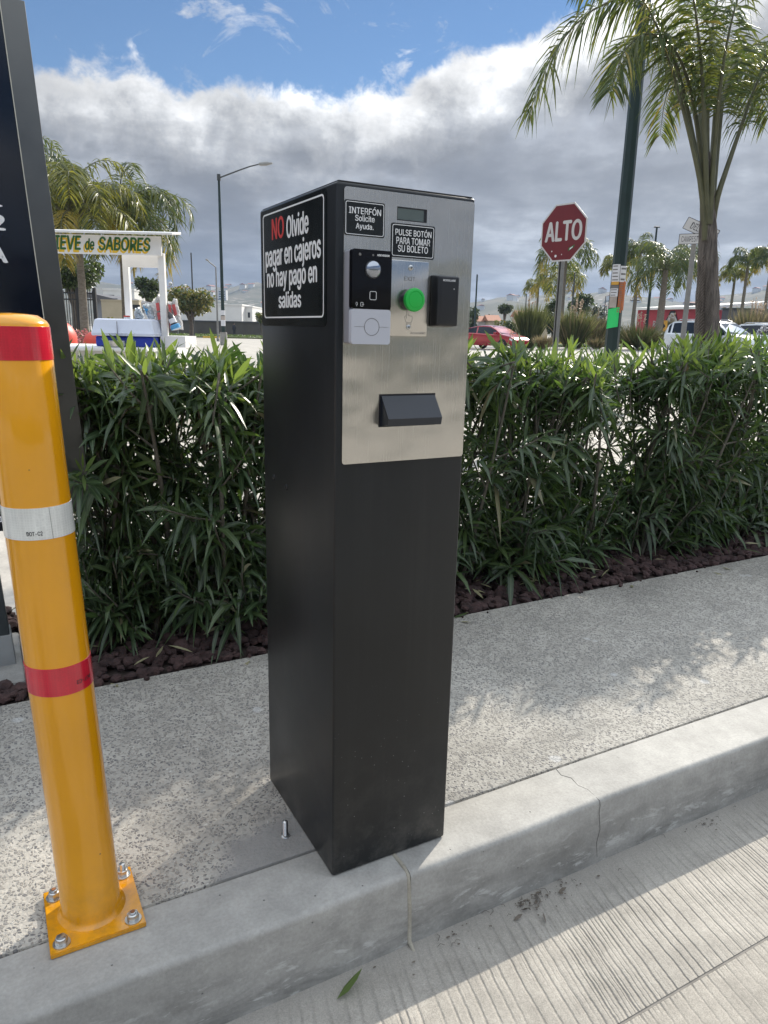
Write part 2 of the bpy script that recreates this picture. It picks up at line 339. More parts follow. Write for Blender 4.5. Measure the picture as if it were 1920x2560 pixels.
M['leaf_b'] = leaf_mat('oleander_leaf_mid', (0.062, 0.094, 0.038), (0.18, 0.30, 0.045), tw=0.30, rough=0.38)
M['leaf_c'] = leaf_mat('oleander_leaf_young', (0.095, 0.145, 0.050), (0.25, 0.35, 0.055), tw=0.38)
M['leaf_d'] = leaf_mat('oleander_leaf_dry', (0.26, 0.24, 0.14), (0.25, 0.2, 0.1), tw=0.2)
M['stem'] = bark('oleander_stem', (0.085, 0.075, 0.055), (0.16, 0.145, 0.115), 30, (3, 3, 0.6), 0.4)
M['frond_a'] = leaf_mat('palm_leaflet_green', (0.036, 0.062, 0.020), (0.14, 0.20, 0.03), tw=0.28, rib=False, rough=0.42)
M['frond_b'] = leaf_mat('palm_leaflet_olive', (0.060, 0.080, 0.024), (0.22, 0.25, 0.035), tw=0.30, rib=False, rough=0.44)
M['frond_g'] = leaf_mat('palm_leaflet_yellow_green', (0.175, 0.175, 0.026), (0.38, 0.37, 0.04), tw=0.34, rib=False, rough=0.4)
M['frond_y'] = leaf_mat('palm_leaflet_yellow', (0.30, 0.24, 0.05), (0.45, 0.36, 0.05), tw=0.3, rib=False)
M['rachis'] = mat('palm_rachis', (0.085, 0.085, 0.042), 0.5, var=0.3)
M['palm_bark'] = bark('palm_bark', (0.045, 0.038, 0.033), (0.175, 0.150, 0.130), 9, (4, 4, 0.5))
M['palm_bark_far'] = bark('far_palm_bark', (0.12, 0.10, 0.08), (0.24, 0.21, 0.17), 8, (1, 1, 4), 0.4)
M['whitewash'] = mat('whitewash', (0.62, 0.61, 0.58), 0.9, var=0.2)
M['pole_green'] = mat('green_pole_paint', (0.008, 0.024, 0.022), 0.40, var=0.25)
M['pole_dark'] = mat('dark_pole', (0.05, 0.055, 0.055), 0.5, var=0.2)
M['pole_galv'] = mat('galvanised_steel', (0.22, 0.22, 0.21), 0.55, metal=0.4, var=0.2)
M['lamp_head'] = mat('lamp_head_grey', (0.28, 0.28, 0.27), 0.5)
M['sign_red'] = mat('sign_red', (0.125, 0.006, 0.011), 0.5, var=0.08); M['sign_white'] = mat('sign_white', (0.50, 0.49, 0.48), 0.5, var=0.06)
M['sign_yellow'] = mat('sign_yellow', (0.62, 0.33, 0.05), 0.5)
M['cart_white'] = mat('white_gloss_paint', (0.74, 0.73, 0.71), 0.4, var=0.06); M['cart_green'] = mat('letter_green', (0.025, 0.11, 0.022), 0.5)
M['cart_yellow'] = mat('letter_yellow', (0.72, 0.45, 0.02), 0.5)
M['cooler_white'] = mat('cooler_lid_plastic', (0.62, 0.66, 0.76), 0.4, var=0.04); M['cooler_blue'] = mat('cooler_blue_plastic', (0.012, 0.035, 0.33), 0.4)
M['ball_red'] = mat('red_paint', (0.55, 0.06, 0.035), 0.5, var=0.15)
M['bag'] = leaf_mat('thin_white_plastic', (0.70, 0.69, 0.68), (0.6, 0.58, 0.57), tw=0.35, rib=False, rough=0.25, var=0.06)
M['bag_red'] = mat('red_print', (0.50, 0.09, 0.09), 0.4, var=0.15); M['blue_print'] = mat('blue_print', (0.08, 0.30, 0.55), 0.35)
M['clear'] = mat('cloudy_plastic', (0.62, 0.66, 0.68), 0.2, var=0.15)
M['flower'] = leaf_mat('pink_petals', (0.62, 0.20, 0.22), (0.6, 0.2, 0.2), tw=0.25, rib=False)
M['bush'] = leaf_mat('bush_leaf', (0.055, 0.085, 0.030), (0.15, 0.22, 0.04), tw=0.25, rib=False)
M['bush_y'] = leaf_mat('acacia_leaf', (0.125, 0.120, 0.030), (0.28, 0.25, 0.04), tw=0.3, rib=False, vs=0.8)
M['dark_leaf'] = leaf_mat('dark_tree_leaf', (0.040, 0.055, 0.030), (0.10, 0.13, 0.04), tw=0.22, rib=False)
M['pampas'] = leaf_mat('pampas_blade', (0.085, 0.105, 0.042), (0.20, 0.22, 0.06), tw=0.3, rib=False)
M['straw'] = leaf_mat('dry_grass_blade', (0.27, 0.22, 0.12), (0.34, 0.28, 0.14), tw=0.3, rib=False)
M['plume'] = leaf_mat('pampas_plume', (0.50, 0.40, 0.30), (0.5, 0.4, 0.3), tw=0.3, rib=False)
M['trunk'] = bark('tree_bark', (0.06, 0.05, 0.04), (0.13, 0.11, 0.09), 6, (2, 2, 0.6))
M['iron'] = mat('black_iron', (0.018, 0.019, 0.02), 0.5)
M['wall_grey'] = mat('grey_stucco', (0.20, 0.215, 0.24), 0.9, var=0.12, scale=1.5); M['wall_beige'] = mat('beige_stucco', (0.46, 0.40, 0.29), 0.9, var=0.15, scale=1.2)
M['wall_white'] = mat('white_stucco', (0.62, 0.62, 0.60), 0.85, var=0.05, scale=1.0); M['wall_brown'] = mat('brown_block', (0.105, 0.092, 0.080), 0.9, var=0.2, scale=0.8)
M['roof_dark'] = mat('dark_roof', (0.10, 0.10, 0.11), 0.8); M['roof_tile'] = mat('terracotta_roof', (0.32, 0.14, 0.085), 0.85, var=0.2)
M['roof_white'] = mat('white_metal_roof', (0.72, 0.71, 0.68), 0.5); M['store_red'] = mat('red_cladding', (0.36, 0.035, 0.045), 0.6, var=0.1)
M['pane'] = mat('dark_pane', (0.03, 0.035, 0.042), 0.08, var=0.1)
M['car_red'] = mat('red_car_paint', (0.34, 0.012, 0.022), 0.22, metal=0.3, var=0.03, coat=1.0); M['car_white'] = mat('white_car_paint', (0.58, 0.62, 0.66), 0.25, var=0.03, coat=1.0)
M['car_glass'] = mat('car_glass', (0.018, 0.022, 0.028), 0.05, var=0.05); M['tyre'] = mat('tyre_rubber', (0.018, 0.018, 0.018), 0.8); M['rim'] = mat('alloy_rim', (0.35, 0.35, 0.36), 0.3, metal=0.9)
M['headlight'] = mat('headlight_lens', (0.62, 0.64, 0.66), 0.08, var=0.05)
M['grass'] = leaf_mat('grass_blade', (0.075, 0.115, 0.030), (0.2, 0.28, 0.05), tw=0.3, rib=False, vs=0.6)
M['turf'] = mat('turf_soil', (0.085, 0.105, 0.035), 0.95, var=0.35, scale=0.8)
M['kerb_yellow'] = mat('yellow_kerb_paint', (0.60, 0.40, 0.04), 0.7, var=0.15)
M['skin'] = mat('skin', (0.33, 0.20, 0.14), 0.6); M['cloth_dark'] = mat('dark_cloth', (0.035, 0.035, 0.045), 0.9); M['hair'] = mat('dark_hair', (0.015, 0.012, 0.010), 0.7)
M['paper'] = mat('white_paper', (0.66, 0.66, 0.68), 0.7, var=0.08); M['paper_green'] = mat('green_paper', (0.03, 0.62, 0.16), 0.6); M['paper_tan'] = mat('faded_paper', (0.42, 0.36, 0.32), 0.8, var=0.25, scale=14)
M['paper_orange'] = mat('orange_paper', (0.42, 0.13, 0.04), 0.7, var=0.25, scale=10)
M['bottle'] = mat('bottle_dark', (0.05, 0.045, 0.045), 0.2)

# ------------------------------------------------------------------ mesh builders
def V3(a): return Vector((float(a[0]), float(a[1]), float(a[2])))
class MB:
    def __init__(s): s.v = []; s.f = []; s.m = []; s.uv = None
    def add(s, vs, fs, mi=0):
        o = len(s.v); s.v += [tuple(float(c) for c in q) for q in vs]
        s.f += [tuple(i+o for i in f) for f in fs]; s.m += [mi]*len(fs); return s
    def box(s, x0, x1, y0, y1, z0, z1, r=0.0, mi=0, seg=2):
        if r <= 0:
            return s.add([(x0,y0,z0),(x1,y0,z0),(x1,y1,z0),(x0,y1,z0),(x0,y0,z1),(x1,y0,z1),(x1,y1,z1),(x0,y1,z1)],
                         [(0,3,2,1),(4,5,6,7),(0,1,5,4),(1,2,6,5),(2,3,7,6),(3,0,4,7)], mi)
        bm = bmesh.new(); bmesh.ops.create_cube(bm, size=1.0)
        for v in bm.verts: v.co = Vector(((x0+x1)/2+v.co.x*(x1-x0), (y0+y1)/2+v.co.y*(y1-y0), (z0+z1)/2+v.co.z*(z1-z0)))
        bmesh.ops.bevel(bm, geom=bm.edges[:], offset=r, segments=seg, affect='EDGES', profile=0.5)
        s.bm(bm, mi); return s
    def bm(s, bm, mi=0, fn=None):
        bm.verts.index_update()
        s.add([(fn(v.co) if fn else v.co) for v in bm.verts], [tuple(v.index for v in f.verts) for f in bm.faces], mi); bm.free(); return s
    def tube(s, pts, radii, n=8, mi=0, cap=True):
        pts = [V3(p) for p in pts]
        if not hasattr(radii, '__len__'): radii = [radii]*len(pts)
        vs = []; up = Vector((0, 0, 1)); prev = None
        for i, p in enumerate(pts):
            d = (pts[min(i+1, len(pts)-1)]-pts[max(i-1, 0)]).normalized()
            a = prev - d*prev.dot(d) if prev is not None else (up.cross(d) if abs(d.z) < 0.95 else Vector((1, 0, 0)).cross(d))
            a.normalize(); prev = a; b = d.cross(a)
            for k in range(n):
                t = 2*math.pi*k/n; vs.append(p+(a*math.cos(t)+b*math.sin(t))*radii[i])
        fs = [(i*n+k, i*n+(k+1) % n, (i+1)*n+(k+1) % n, (i+1)*n+k) for i in range(len(pts)-1) for k in range(n)]
        if cap: fs += [tuple(range(n))[::-1], tuple((len(pts)-1)*n+k for k in range(n))]
        return s.add(vs, fs, mi)
    def lathe(s, prof, c=(0, 0, 0), n=24, ax='z', mi=0):
        vs = []
        for r, h in prof:
            for k in range(n):
                t = 2*math.pi*k/n; a, b = r*math.cos(t), r*math.sin(t)
                vs.append((c[0]+a, c[1]+b, c[2]+h) if ax == 'z' else (c[0]+a, c[1]-h, c[2]+b) if ax == 'y' else (c[0]+h, c[1]+a, c[2]+b))
        m = len(prof); fs = [(i*n+k, i*n+(k+1) % n, (i+1)*n+(k+1) % n, (i+1)*n+k) for i in range(m-1) for k in range(n)]
        fs += [tuple(range(n))[::-1], tuple((m-1)*n+k for k in range(n))]
        return s.add(vs, fs, mi)
    def prism(s, poly, h0, h1, fn, mi=0):
        """poly in (a,b), extruded along h; fn(a,b,h) -> xyz"""
        n = len(poly); vs = [fn(a, b, h0) for a, b in poly]+[fn(a, b, h1) for a, b in poly]
        fs = [tuple(range(n))[::-1], tuple(range(n, 2*n))]+[(i, (i+1) % n, n+(i+1) % n, n+i) for i in range(n)]
        return s.add(vs, fs, mi)
    def frame(s, outer, inner, h0, h1, fn, mi=0):
        n = len(outer); vs = [fn(a, b, h0) for a, b in outer]+[fn(a, b, h0) for a, b in inner]+[fn(a, b, h1) for a, b in outer]+[fn(a, b, h1) for a, b in inner]
        fs = []
        for i in range(n):
            j = (i+1) % n
            fs += [(2*n+i, 2*n+j, 3*n+j, 3*n+i), (i, n+i, n+j, j), (i, j, 2*n+j, 2*n+i), (n+i, 3*n+i, 3*n+j, n+j)]
        return s.add(vs, fs, mi)
    def blades(s, b, d, side, L, w, droop, mi, fold=0.25, nrm=None, tipw=0.8):
        """many leaf blades at once: base points, unit directions, side vectors (numpy)"""
        b, d, side = np.asarray(b, float), np.asarray(d, float), np.asarray(side, float)
        N = len(b); L = np.broadcast_to(L, N)[:, None]; w = np.broadcast_to(w, N)[:, None]; droop = np.broadcast_to(droop, N)[:, None]
        side = side-d*np.sum(side*d, 1, keepdims=True); side /= np.linalg.norm(side, axis=1, keepdims=True)+1e-9
        n = np.cross(side, d); g = np.array([0, 0, -1.0])
        def P(t): return b+d*L*t+g*droop*L*t*t
        p1, p2 = P(0.34), P(0.70)
        vs = np.stack([P(0.0), p1-side*w*0.5, p1-n*fold*w*0.5, p1+side*w*0.5, p2-side*w*0.5*tipw, p2-n*fold*w*0.4, p2+side*w*0.5*tipw, P(1.0)], 1)
        o = len(s.v); s.v += [tuple(q) for q in vs.reshape(-1, 3).tolist()]
        F = [(0, 2, 1), (0, 3, 2), (1, 2, 5, 4), (2, 3, 6, 5), (4, 5, 7), (5, 6, 7)]
        mi = np.broadcast_to(mi, N)
        for i in range(N):
            k = o+8*i; s.f += [tuple(k+q for q in f) for f in F]; s.m += [int(mi[i])]*6
        if s.uv is None: s.uv = {}
        s.uv[o] = N; return s
    def build(s, name, mats, parent=None, origin=None, smooth=35, label=None):
        me = bpy.data.meshes.new(name)
        o = Vector(origin) if origin is not None else (parent_origin(parent) if parent else Vector((0, 0, 0)))
        me.from_pydata([(a-o.x, b-o.y, c-o.z) for a, b, c in s.v], [], s.f)
        for m in (mats if isinstance(mats, (list, tuple)) else [mats]): me.materials.append(M[m] if isinstance(m, str) else m)
        me.polygons.foreach_set('material_index', s.m)
        if smooth:
            me.polygons.foreach_set('use_smooth', [True]*len(s.f)); me.set_sharp_from_angle(angle=rad(smooth))
        if s.uv:
            lay = me.uv_layers.new(name='UVMap'); li = np.zeros(len(me.loops), np.int32); me.loops.foreach_get('vertex_index', li)
            uvv = np.zeros((len(s.v), 2)); base = np.array([(.5,0),(0,.34),(.5,.34),(1,.34),(0,.7),(.5,.7),(1,.7),(.5,1)])
            for st, N in s.uv.items(): uvv[st:st+8*N] = np.tile(base, (N, 1))
            lay.data.foreach_set('uv', uvv[li].ravel())
        me.validate(); me.update()
        ob = bpy.data.objects.new(name, me); COL.objects.link(ob)
        if parent is None: ob.location = o
        else: ob.parent = parent
        if label: ob['label'] = label
        return ob
def parent_origin(p):
    o = Vector((0, 0, 0))
    while p is not None: o = o+p.location; p = p.parent
    return o
def tag(o, label, cat=None, group=None, kind=None):
    o['label'] = label
    if cat: o['category'] = cat
    if group: o['group'] = group
    if kind: o['kind'] = kind
    return o
def thing(name, loc, label, cat, group=None):
    o = bpy.data.objects.new(name, None); COL.objects.link(o); o.location = Vector(loc); o.empty_display_size = 0.1
    return tag(o, label, cat, group)
def struct(o): o['kind'] = 'structure'; return o
def dup(root, loc, rz=0.0, sc=None, label=None, group=None):
    def rec(o, par):
        c = o.copy(); COL.objects.link(c)
        if par is not None: c.parent = par
        for ch in kids.get(o.name, []): rec(ch, c)
        return c
    kids = {}
    for ch in root.children_recursive: kids.setdefault(ch.parent.name, []).append(ch)
    r = rec(root, None); r.location = Vector(loc); r.rotation_euler = (0, 0, rz)
    if sc is not None: r.scale = (sc, sc, sc) if not hasattr(sc, '__len__') else sc
    if label: r['label'] = label
    if group: r['group'] = group
    return r
def rrect(x0, x1, y0, y1, r, n=4):
    pts = []
    for cx, cy, a0 in ((x1-r, y0+r, -90), (x1-r, y1-r, 0), (x0+r, y1-r, 90), (x0+r, y0+r, 180)):
        for k in range(n+1):
            a = rad(a0+90*k/n); pts.append((cx+r*math.cos(a), cy+r*math.sin(a)))
    return pts
FRONT = lambda a, b, h: (a, -h, b)            # a = x, b = z, h = out of the machine's front
LEFT = lambda a, b, h: (-h, -a, b)            # seen from the -x side: a runs to -y
try:
    import os
    SANS = bpy.data.fonts.load(os.path.join(bpy.utils.system_resource('DATAFILES'), 'fonts', 'Inter.woff2'))      # ships with Blender
except Exception: SANS = None
def text(mb, s, u0, u1, v0, v1, fn, h0=0.0, th=0.0006, bold=0.0, shear=0.0, mi=0):
    """lettering fitted to a box (u0..u1, v0..v1) on a plane"""
    cu = bpy.data.curves.new('lettering', 'FONT'); cu.body = s; cu.size = 1.0
    if SANS: cu.font = SANS
    cu.extrude = 0.5; cu.shear = shear; cu.resolution_u = 3
    ob = bpy.data.objects.new('lettering_tmp', cu); COL.objects.link(ob)
    bpy.context.view_layer.update()
    me = bpy.data.meshes.new_from_object(ob.evaluated_get(bpy.context.evaluated_depsgraph_get()))
    co = np.zeros(len(me.vertices)*3); me.vertices.foreach_get('co', co); co = co.reshape(-1, 3)
    a, b = co.min(0), co.max(0)
    k = (co-a)/(b-a); em = min(0.030, bold*2.0); dx, dy = em*(u1-u0)/(b[0]-a[0]), em*0.5*(v1-v0)/(b[1]-a[1])
    F = [tuple(p.vertices) for p in me.polygons]
    for i, (sx, sy) in enumerate(((0, 0), (-1, 0), (1, 0), (0, -1), (0, 1)) if em > 0.004 else ((0, 0),)):      # thickened strokes
        mb.add([fn(u0+dx+(u1-u0-2*dx)*q[0]+sx*dx, v0+(v1-v0)*q[1]+sy*dy, h0+th*(0.7+0.06*i)*q[2]) for q in k], F, mi)
    bpy.data.objects.remove(ob); bpy.data.curves.remove(cu); bpy.data.meshes.remove(me)
    return mb
def line(mb, pts, wd, fn, h0, th, mi=0, closed=False):
    """thin engraved line on a plane"""
    P = list(pts)+([pts[0]] if closed else [])
    for (a, b), (c, d) in zip(P[:-1], P[1:]):
        l = math.hypot(c-a, d-b) or 1e-6; nx, ny = -(d-b)/l*wd/2, (c-a)/l*wd/2
        mb.prism([(a+nx, b+ny), (a-nx, b-ny), (c-nx, d-ny), (c+nx, d+ny)], h0, h0+th, fn, mi)
    return mb

# ------------------------------------------------------------------ setting: ground, pavement, kerb, road
rng = np.random.default_rng(7); random.seed(7)
YF, YB, ZR, YI = -0.0569, 0.0827, -0.1532, 0.9727
def ss(a, b, x): t = min(1, max(0, (x-a)/(b-a))); return t*t*(3-2*t)
def gz(x, y):
    """height of the ground: flat near by and on the left, rising gently to the far right"""
    dx, dy = x-CAM[0], y-CAM[1]; D = math.hypot(dx, dy); a = math.degrees(math.atan2(dx, dy))
    k = 0.0055*ss(22, 34, a)+0.0050*ss(36, 50, a) if a > 0 else 0
    return ZR+k*max(0, min(D, 110)-8)
def ground():
    mb = MB(); rs = [0, 2.6, 4, 6, 8, 11, 15, 20, 26, 33, 41, 50, 60, 72, 86, 110, 160, 260, 500, 900, 1500, 2600, 4000]; n = 120
    vs = [(CAM[0], CAM[1], ZR-0.03)]
    for r in rs[1:]:
        for k in range(n):
            a = 2*math.pi*k/n; x, y = CAM[0]+r*math.sin(a), CAM[1]+r*math.cos(a); vs.append((x, y, gz(x, y)-(0.03 if r < 5 else 0.012)))
    fs = [(0, 1+(k+1) % n, 1+k) for k in range(n)]
    for i in range(len(rs)-2):
        for k in range(n): fs.append((1+i*n+k, 1+i*n+(k+1) % n, 1+(i+1)*n+(k+1) % n, 1+(i+1)*n+k))
    mb.add(vs, fs); struct(mb.build('ground', 'lot', smooth=80))
ground()
def slab(name, x0, x1, y0, y1, z0, z1, m, r=0.006):
    mb = MB(); mb.box(x0, x1, y0, y1, z0, z1, r); return struct(mb.build(name, m, smooth=40))
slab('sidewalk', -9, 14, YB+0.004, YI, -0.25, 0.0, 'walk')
def kerb():
    prof = [(YB, -0.25), (YB, -0.004), (YB-0.004, 0.0)]
    r = 0.012
    for k in range(6):
        prof.append((YF+r-r*math.sin(rad(90*k/5)), -r+r*math.cos(rad(90*k/5))))
    prof += [(YF-0.016, -0.20), (YF-0.016, -0.25)]
    def seg(x0, x1, m, name):
        n = max(2, int((x1-x0)/0.25)); vs = []; fs = []; q = len(prof)
        for i in range(n+1):
            x = x0+(x1-x0)*i/n
            for (y, z) in prof:
                w = 0.0022*math.sin(x*5.1+y*40)+0.0016*math.sin(x*13.7+z*50) if z > -0.2 and y < YB-0.003 else 0
                vs.append((x, y+w*(1 if y < YF+0.03 else 0), z+w*0.4*(1 if z > -0.03 else 0)))
        for i in range(n):
            for k in range(q-1): fs.append((i*q+k, i*q+k+1, (i+1)*q+k+1, (i+1)*q+k))
        fs += [tuple(range(q))[::-1], tuple(n*q+k for k in range(q))]
        return struct(MB().add(vs, fs).build(name, m, smooth=40))
    seg(-9, 0.128, 'kerb', 'kerb'); seg(0.136, 1.42, 'kerb', 'kerb'); seg(1.422, 14, 'kerb_old', 'kerb')
    # mortar squeezed out of the joint
    mb = MB(); bm = []
    pts = [(YB-0.02, 0.0005), (YF+0.02, 0.0005), (YF+0.004, -0.003), (YF+0.0015, -0.02), (YF-0.003, -0.07), (YF-0.0095, -0.14), (YF-0.03, -0.152)]
    rr = [0.0044, 0.0046, 0.0048, 0.0048, 0.005, 0.0052, 0.003]
    mb.tube([(0.132+0.001*math.sin(i*2.1), y, z-0.0026) for i, (y, z) in enumerate(pts)], rr, 8)
    struct(mb.build('kerb_joint', 'mortar', smooth=60))
    # hairline crack over top and face
    P = [(0.612, YB-0.004, 0.0), (0.606, 0.055, 0.0), (0.619, 0.035, 0.0), (0.613, 0.008, 0.0), (0.622, -0.015, 0.0), (0.618, YF+0.012, -0.0002), (0.620, YF+0.0034, -0.0036), (0.619, YF, -0.012), (0.617, YF-0.0016, -0.03), (0.621, YF-0.005, -0.07), (0.612, YF-0.0076, -0.10), (0.615, YF-0.0106, -0.135)]
    mb = MB(); mb.tube([(x, y, z+0.0006) for x, y, z in P], [0.0006, 0.0005, 0.0007, 0.0005, 0.0006, 0.0006, 0.0006, 0.0006, 0.0006, 0.0005, 0.0004, 0.0003], 5)
    struct(mb.build('kerb_crack', 'crack'))
kerb()
def road():
    mb = MB(); xs = np.linspace(-9, 14, 93); ys = [YF+0.01, -0.11, -0.20, -0.30, -0.372]
    vs = [(x, y, ZR+0.006*max(0, (y+0.11))/0.06) for y in ys for x in xs]; n = len(xs)
    mb.add(vs, [(j*n+i, (j+1)*n+i, (j+1)*n+i+1, j*n+i+1) for j in range(4) for i in range(n-1)])
    struct(mb.build('gutter', 'road', smooth=60))
    mb = MB(); mb.box(-9, 14, -12, -0.376, ZR-0.06, ZR, 0.003); struct(mb.build('road', 'road', smooth=40))
    mb = MB(); mb.box(-9, 14, -0.3765, -0.3715, ZR-0.05, ZR-0.0012); struct(mb.build('road_joint', 'joint_dust', smooth=0))
road()
slab('planting_bed', -9, 14, YI+0.002, 1.62, -0.25, -0.012, 'soil')
slab('bed_edging', -9, 14, 1.622, 1.70, -0.25, 0.0, 'pad')
def footing():
    mb = MB(); mb.box(-1.35, -0.455, 1.075, 1.46, -0.2, 0.012, 0.012); struct(mb.build('footing', 'pad', smooth=40))
footing()

# lava gravel of the bed
def gravel():
    mb = MB(); shapes = []
    for k in range(6):
        bm = bmesh.new(); bmesh.ops.create_icosphere(bm, subdivisions=2, radius=1.0)
        r = np.random.default_rng(k)
        ax = r.normal(size=(7, 3)); ax /= np.linalg.norm(ax, axis=1)[:, None]; cut = r.uniform(0.55, 0.85, 7)
        vs = []
        for v in bm.verts:
            p = np.array(v.co)
            for a, c in zip(ax, cut):
                dd = p@a
                if dd > c: p = p-a*(dd-c)
            vs.append(p*(1+0.09*r.normal()))
        bm.verts.index_update(); shapes.append((np.array(vs), [tuple(v.index for v in f.verts) for f in bm.faces])); bm.free()
    N = 4600; n = 0
    for i in range(N):
        x = rng.uniform(-1.3, 3.6); y = YI+0.010+0.63*rng.uniform(0, 1)**1.25
        if -1.37 < x < -0.44 and 1.06 < y < 1.475: continue
        edge = y < YI+0.10
        sz = rng.uniform(0.010, 0.024) if edge else rng.uniform(0.012, 0.029)
        vs, fs = shapes[i % 6]; a = rng.uniform(0, 6.28); c, s = math.cos(a), math.sin(a)
        p = vs*np.array([sz*rng.uniform(0.8, 1.25), sz*rng.uniform(0.8, 1.25), sz*rng.uniform(0.6, 0.95)])
        q = np.stack([p[:, 0]*c-p[:, 1]*s+x, p[:, 0]*s+p[:, 1]*c+y+(0.006 if edge else 0), p[:, 2]-0.012+rng.uniform(0, 0.035)*min(1, (y-YI)/0.15)+0.012], 1)
        mb.add(q, fs)
    for i in range(34):       # a few strays on the pavement edge
        x = rng.uniform(-0.3, 2.8); y = YI-rng.exponential(0.012); sz = rng.uniform(0.004, 0.010); vs, fs = shapes[i % 6]
        mb.add(vs*sz+np.array([x, y, sz*0.6]), fs)
    tag(mb.build('lava_gravel', 'lava', smooth=18), 'dark reddish lava gravel spread under the hedge', 'gravel', kind='stuff')
gravel()

# ------------------------------------------------------------------ the pay station
def pay_station():
    Wd, Dp, H = 0.2477, 0.3396, 1.2
    t = thing('ticket_machine', (Wd/2, Dp/2, 0), 'tall black ticket machine with a brushed steel front standing on the kerb', 'ticket machine')
    mb = MB(); mb.box(0, Wd, 0, Dp, 0.001, H, 0.0045, seg=3); mb.build('housing', 'black', t)
    lip = MB(); lip.box(0.004, Wd-0.004, 0.003, Dp-0.004, H-0.0005, H+0.0022, 0.001); lip.build('top_plate', 'black', t)
    for y, z in ((0.283, 0.706), (0.216, 0.699)): riv = MB(); riv.lathe([(0.0062, 0.0), (0.006, -0.0015), (0.0042, -0.003), (0.0015, -0.0034)], (0.0005, y, z), 16, 'x'); riv.build('rivet', 'black', t)
    # steel front with an LCD window and a ticket mouth cut out of it
    pn = MB(); h = 0.0022
    x0, x1, z0, z1 = 0.0112, 0.2452, 0.778, 1.1935
    holes = [(0.1005, 0.1555, 1.1535, 1.1745), (0.0755, 0.1840, 0.835, 0.8895)]
    pn.frame(rrect(x0, x1, z0, z1, 0.005), rrect(x0+0.006, x1-0.006, z0+0.006, z1-0.006, 0.001), 0.0002, h, FRONT)
    X0, X1, Z0, Z1 = x0+0.006, x1-0.006, z0+0.006, z1-0.006
    zc = [Z0, holes[1][2], holes[1][3], holes[0][2], holes[0][3], Z1]
    for i in range(5):
        hole = holes[1] if i == 1 else holes[0] if i == 3 else None
        if hole is None: pn.add([(X0, -h, zc[i]), (X1, -h, zc[i]), (X1, -h, zc[i+1]), (X0, -h, zc[i+1])], [(0, 1, 2, 3)])
        else:
            for a, b in ((X0, hole[0]), (hole[1], X1)): pn.add([(a, -h, zc[i]), (b, -h, zc[i]), (b, -h, zc[i+1]), (a, -h, zc[i+1])], [(0, 1, 2, 3)])
    for hx0, hx1, hz0, hz1 in holes: pn.frame([(hx0, hz0), (hx1, hz0), (hx1, hz1), (hx0, hz1)], [(hx0+.0006, hz0+.0006), (hx1-.0006, hz0+.0006), (hx1-.0006, hz1-.0006), (hx0+.0006, hz1-.0006)], 0.0004, h+0.0002, FRONT)
    pn.build('front_panel', 'steel', t, smooth=20)
    l = MB(); l.prism([(0.1008, 1.1538), (0.1552, 1.1538), (0.1552, 1.1742), (0.1008, 1.1742)], 0.0003, 0.0010, FRONT)
    d = l.build('display', 'lcd', t, smooth=0)
    fr = MB(); fr.frame(rrect(0.1008, 0.1552, 1.1538, 1.1742, 0.0005), rrect(0.1025, 0.1500, 1.1556, 1.1722, 0.0005), 0.0010, 0.0014, FRONT); fr.build('bezel', 'satin_black', d, smooth=0)
    # ticket mouth
    b = MB(); b.prism([(0.0762, 0.8356), (0.1834, 0.8356), (0.1834, 0.8888), (0.0762, 0.8888)], 0.0004, 0.0016, FRONT)
    tm = b.build('ticket_slot', 'black_ink', t, smooth=0)
    hd = MB(); xa, xb = 0.0800, 0.1815; prof = [(0.0016, 0.886), (0.004, 0.886), (0.0295, 0.8515), (0.0268, 0.8395), (0.0245, 0.8395), (0.0268, 0.8505), (0.0016, 0.880)]
    hd.prism([(p[0], p[1]) for p in prof], xa, xb, lambda a, b_, h_: (h_, -a, b_))
    for xs, xe in ((xa, xa+0.002), (xb-0.002, xb)):
        hd.prism([(0.0016, 0.879), (0.026, 0.850), (0.0245, 0.841), (0.0016, 0.836)], xs, xe, lambda a, b_, h_: (h_, -a, b_))
    hd.build('slot_hood', 'hood', tm, smooth=25)
    # stickers
    def sticker(name, outer, inner0, inner1, fn, lines, r, lab):
        s = MB(); s.prism(rrect(*outer, r), 0.0, 0.0010 if fn is LEFT else 0.0030, fn); st = s.build(name, 'vinyl', t, smooth=0, label=lab)
        hh = 0.0010 if fn is LEFT else 0.0030
        bd = MB(); bd.frame(rrect(*inner0, r), rrect(*inner1, r*0.8), hh, hh+0.0003, fn); bd.build('border_line', 'white_ink', st, smooth=0)
        w_ = MB(); any_red = None
        for q in lines:
            if len(q) > 6: any_red = q; continue
            text(w_, q[0], q[1], q[2], q[3], q[4], fn, hh, 0.0003, bold=q[5])
        w_.build('lettering', 'white_ink', st, smooth=0)
        if any_red:
            q = any_red; rmb = MB(); text(rmb, q[0], q[1], q[2], q[3], q[4], fn, hh, 0.0003, bold=q[5]); rmb.build('red_lettering', 'red_ink', st, smooth=0)
    sticker('side_sticker', (-0.333, -0.034, 0.993, 1.1955), (-0.3195, -0.0435, 1.0065, 1.1885), (-0.3165, -0.0460, 1.0090, 1.1860), LEFT,
            [('NO', -0.2730, -0.2130, 1.1420, 1.1770, 0.010, 'red'), ('Olvide', -0.2010, -0.1040, 1.1385, 1.1735, 0.012), ('pagar en cajeros', -0.3080, -0.0550, 1.0880, 1.1330, 0.012),
             ('no hay pago en', -0.3020, -0.0700, 1.0525, 1.0930, 0.012), ('salidas', -0.2430, -0.1370, 1.0240, 1.0510, 0.012)], 0.008, 'black sticker lettered NO Olvide pagar en cajeros')
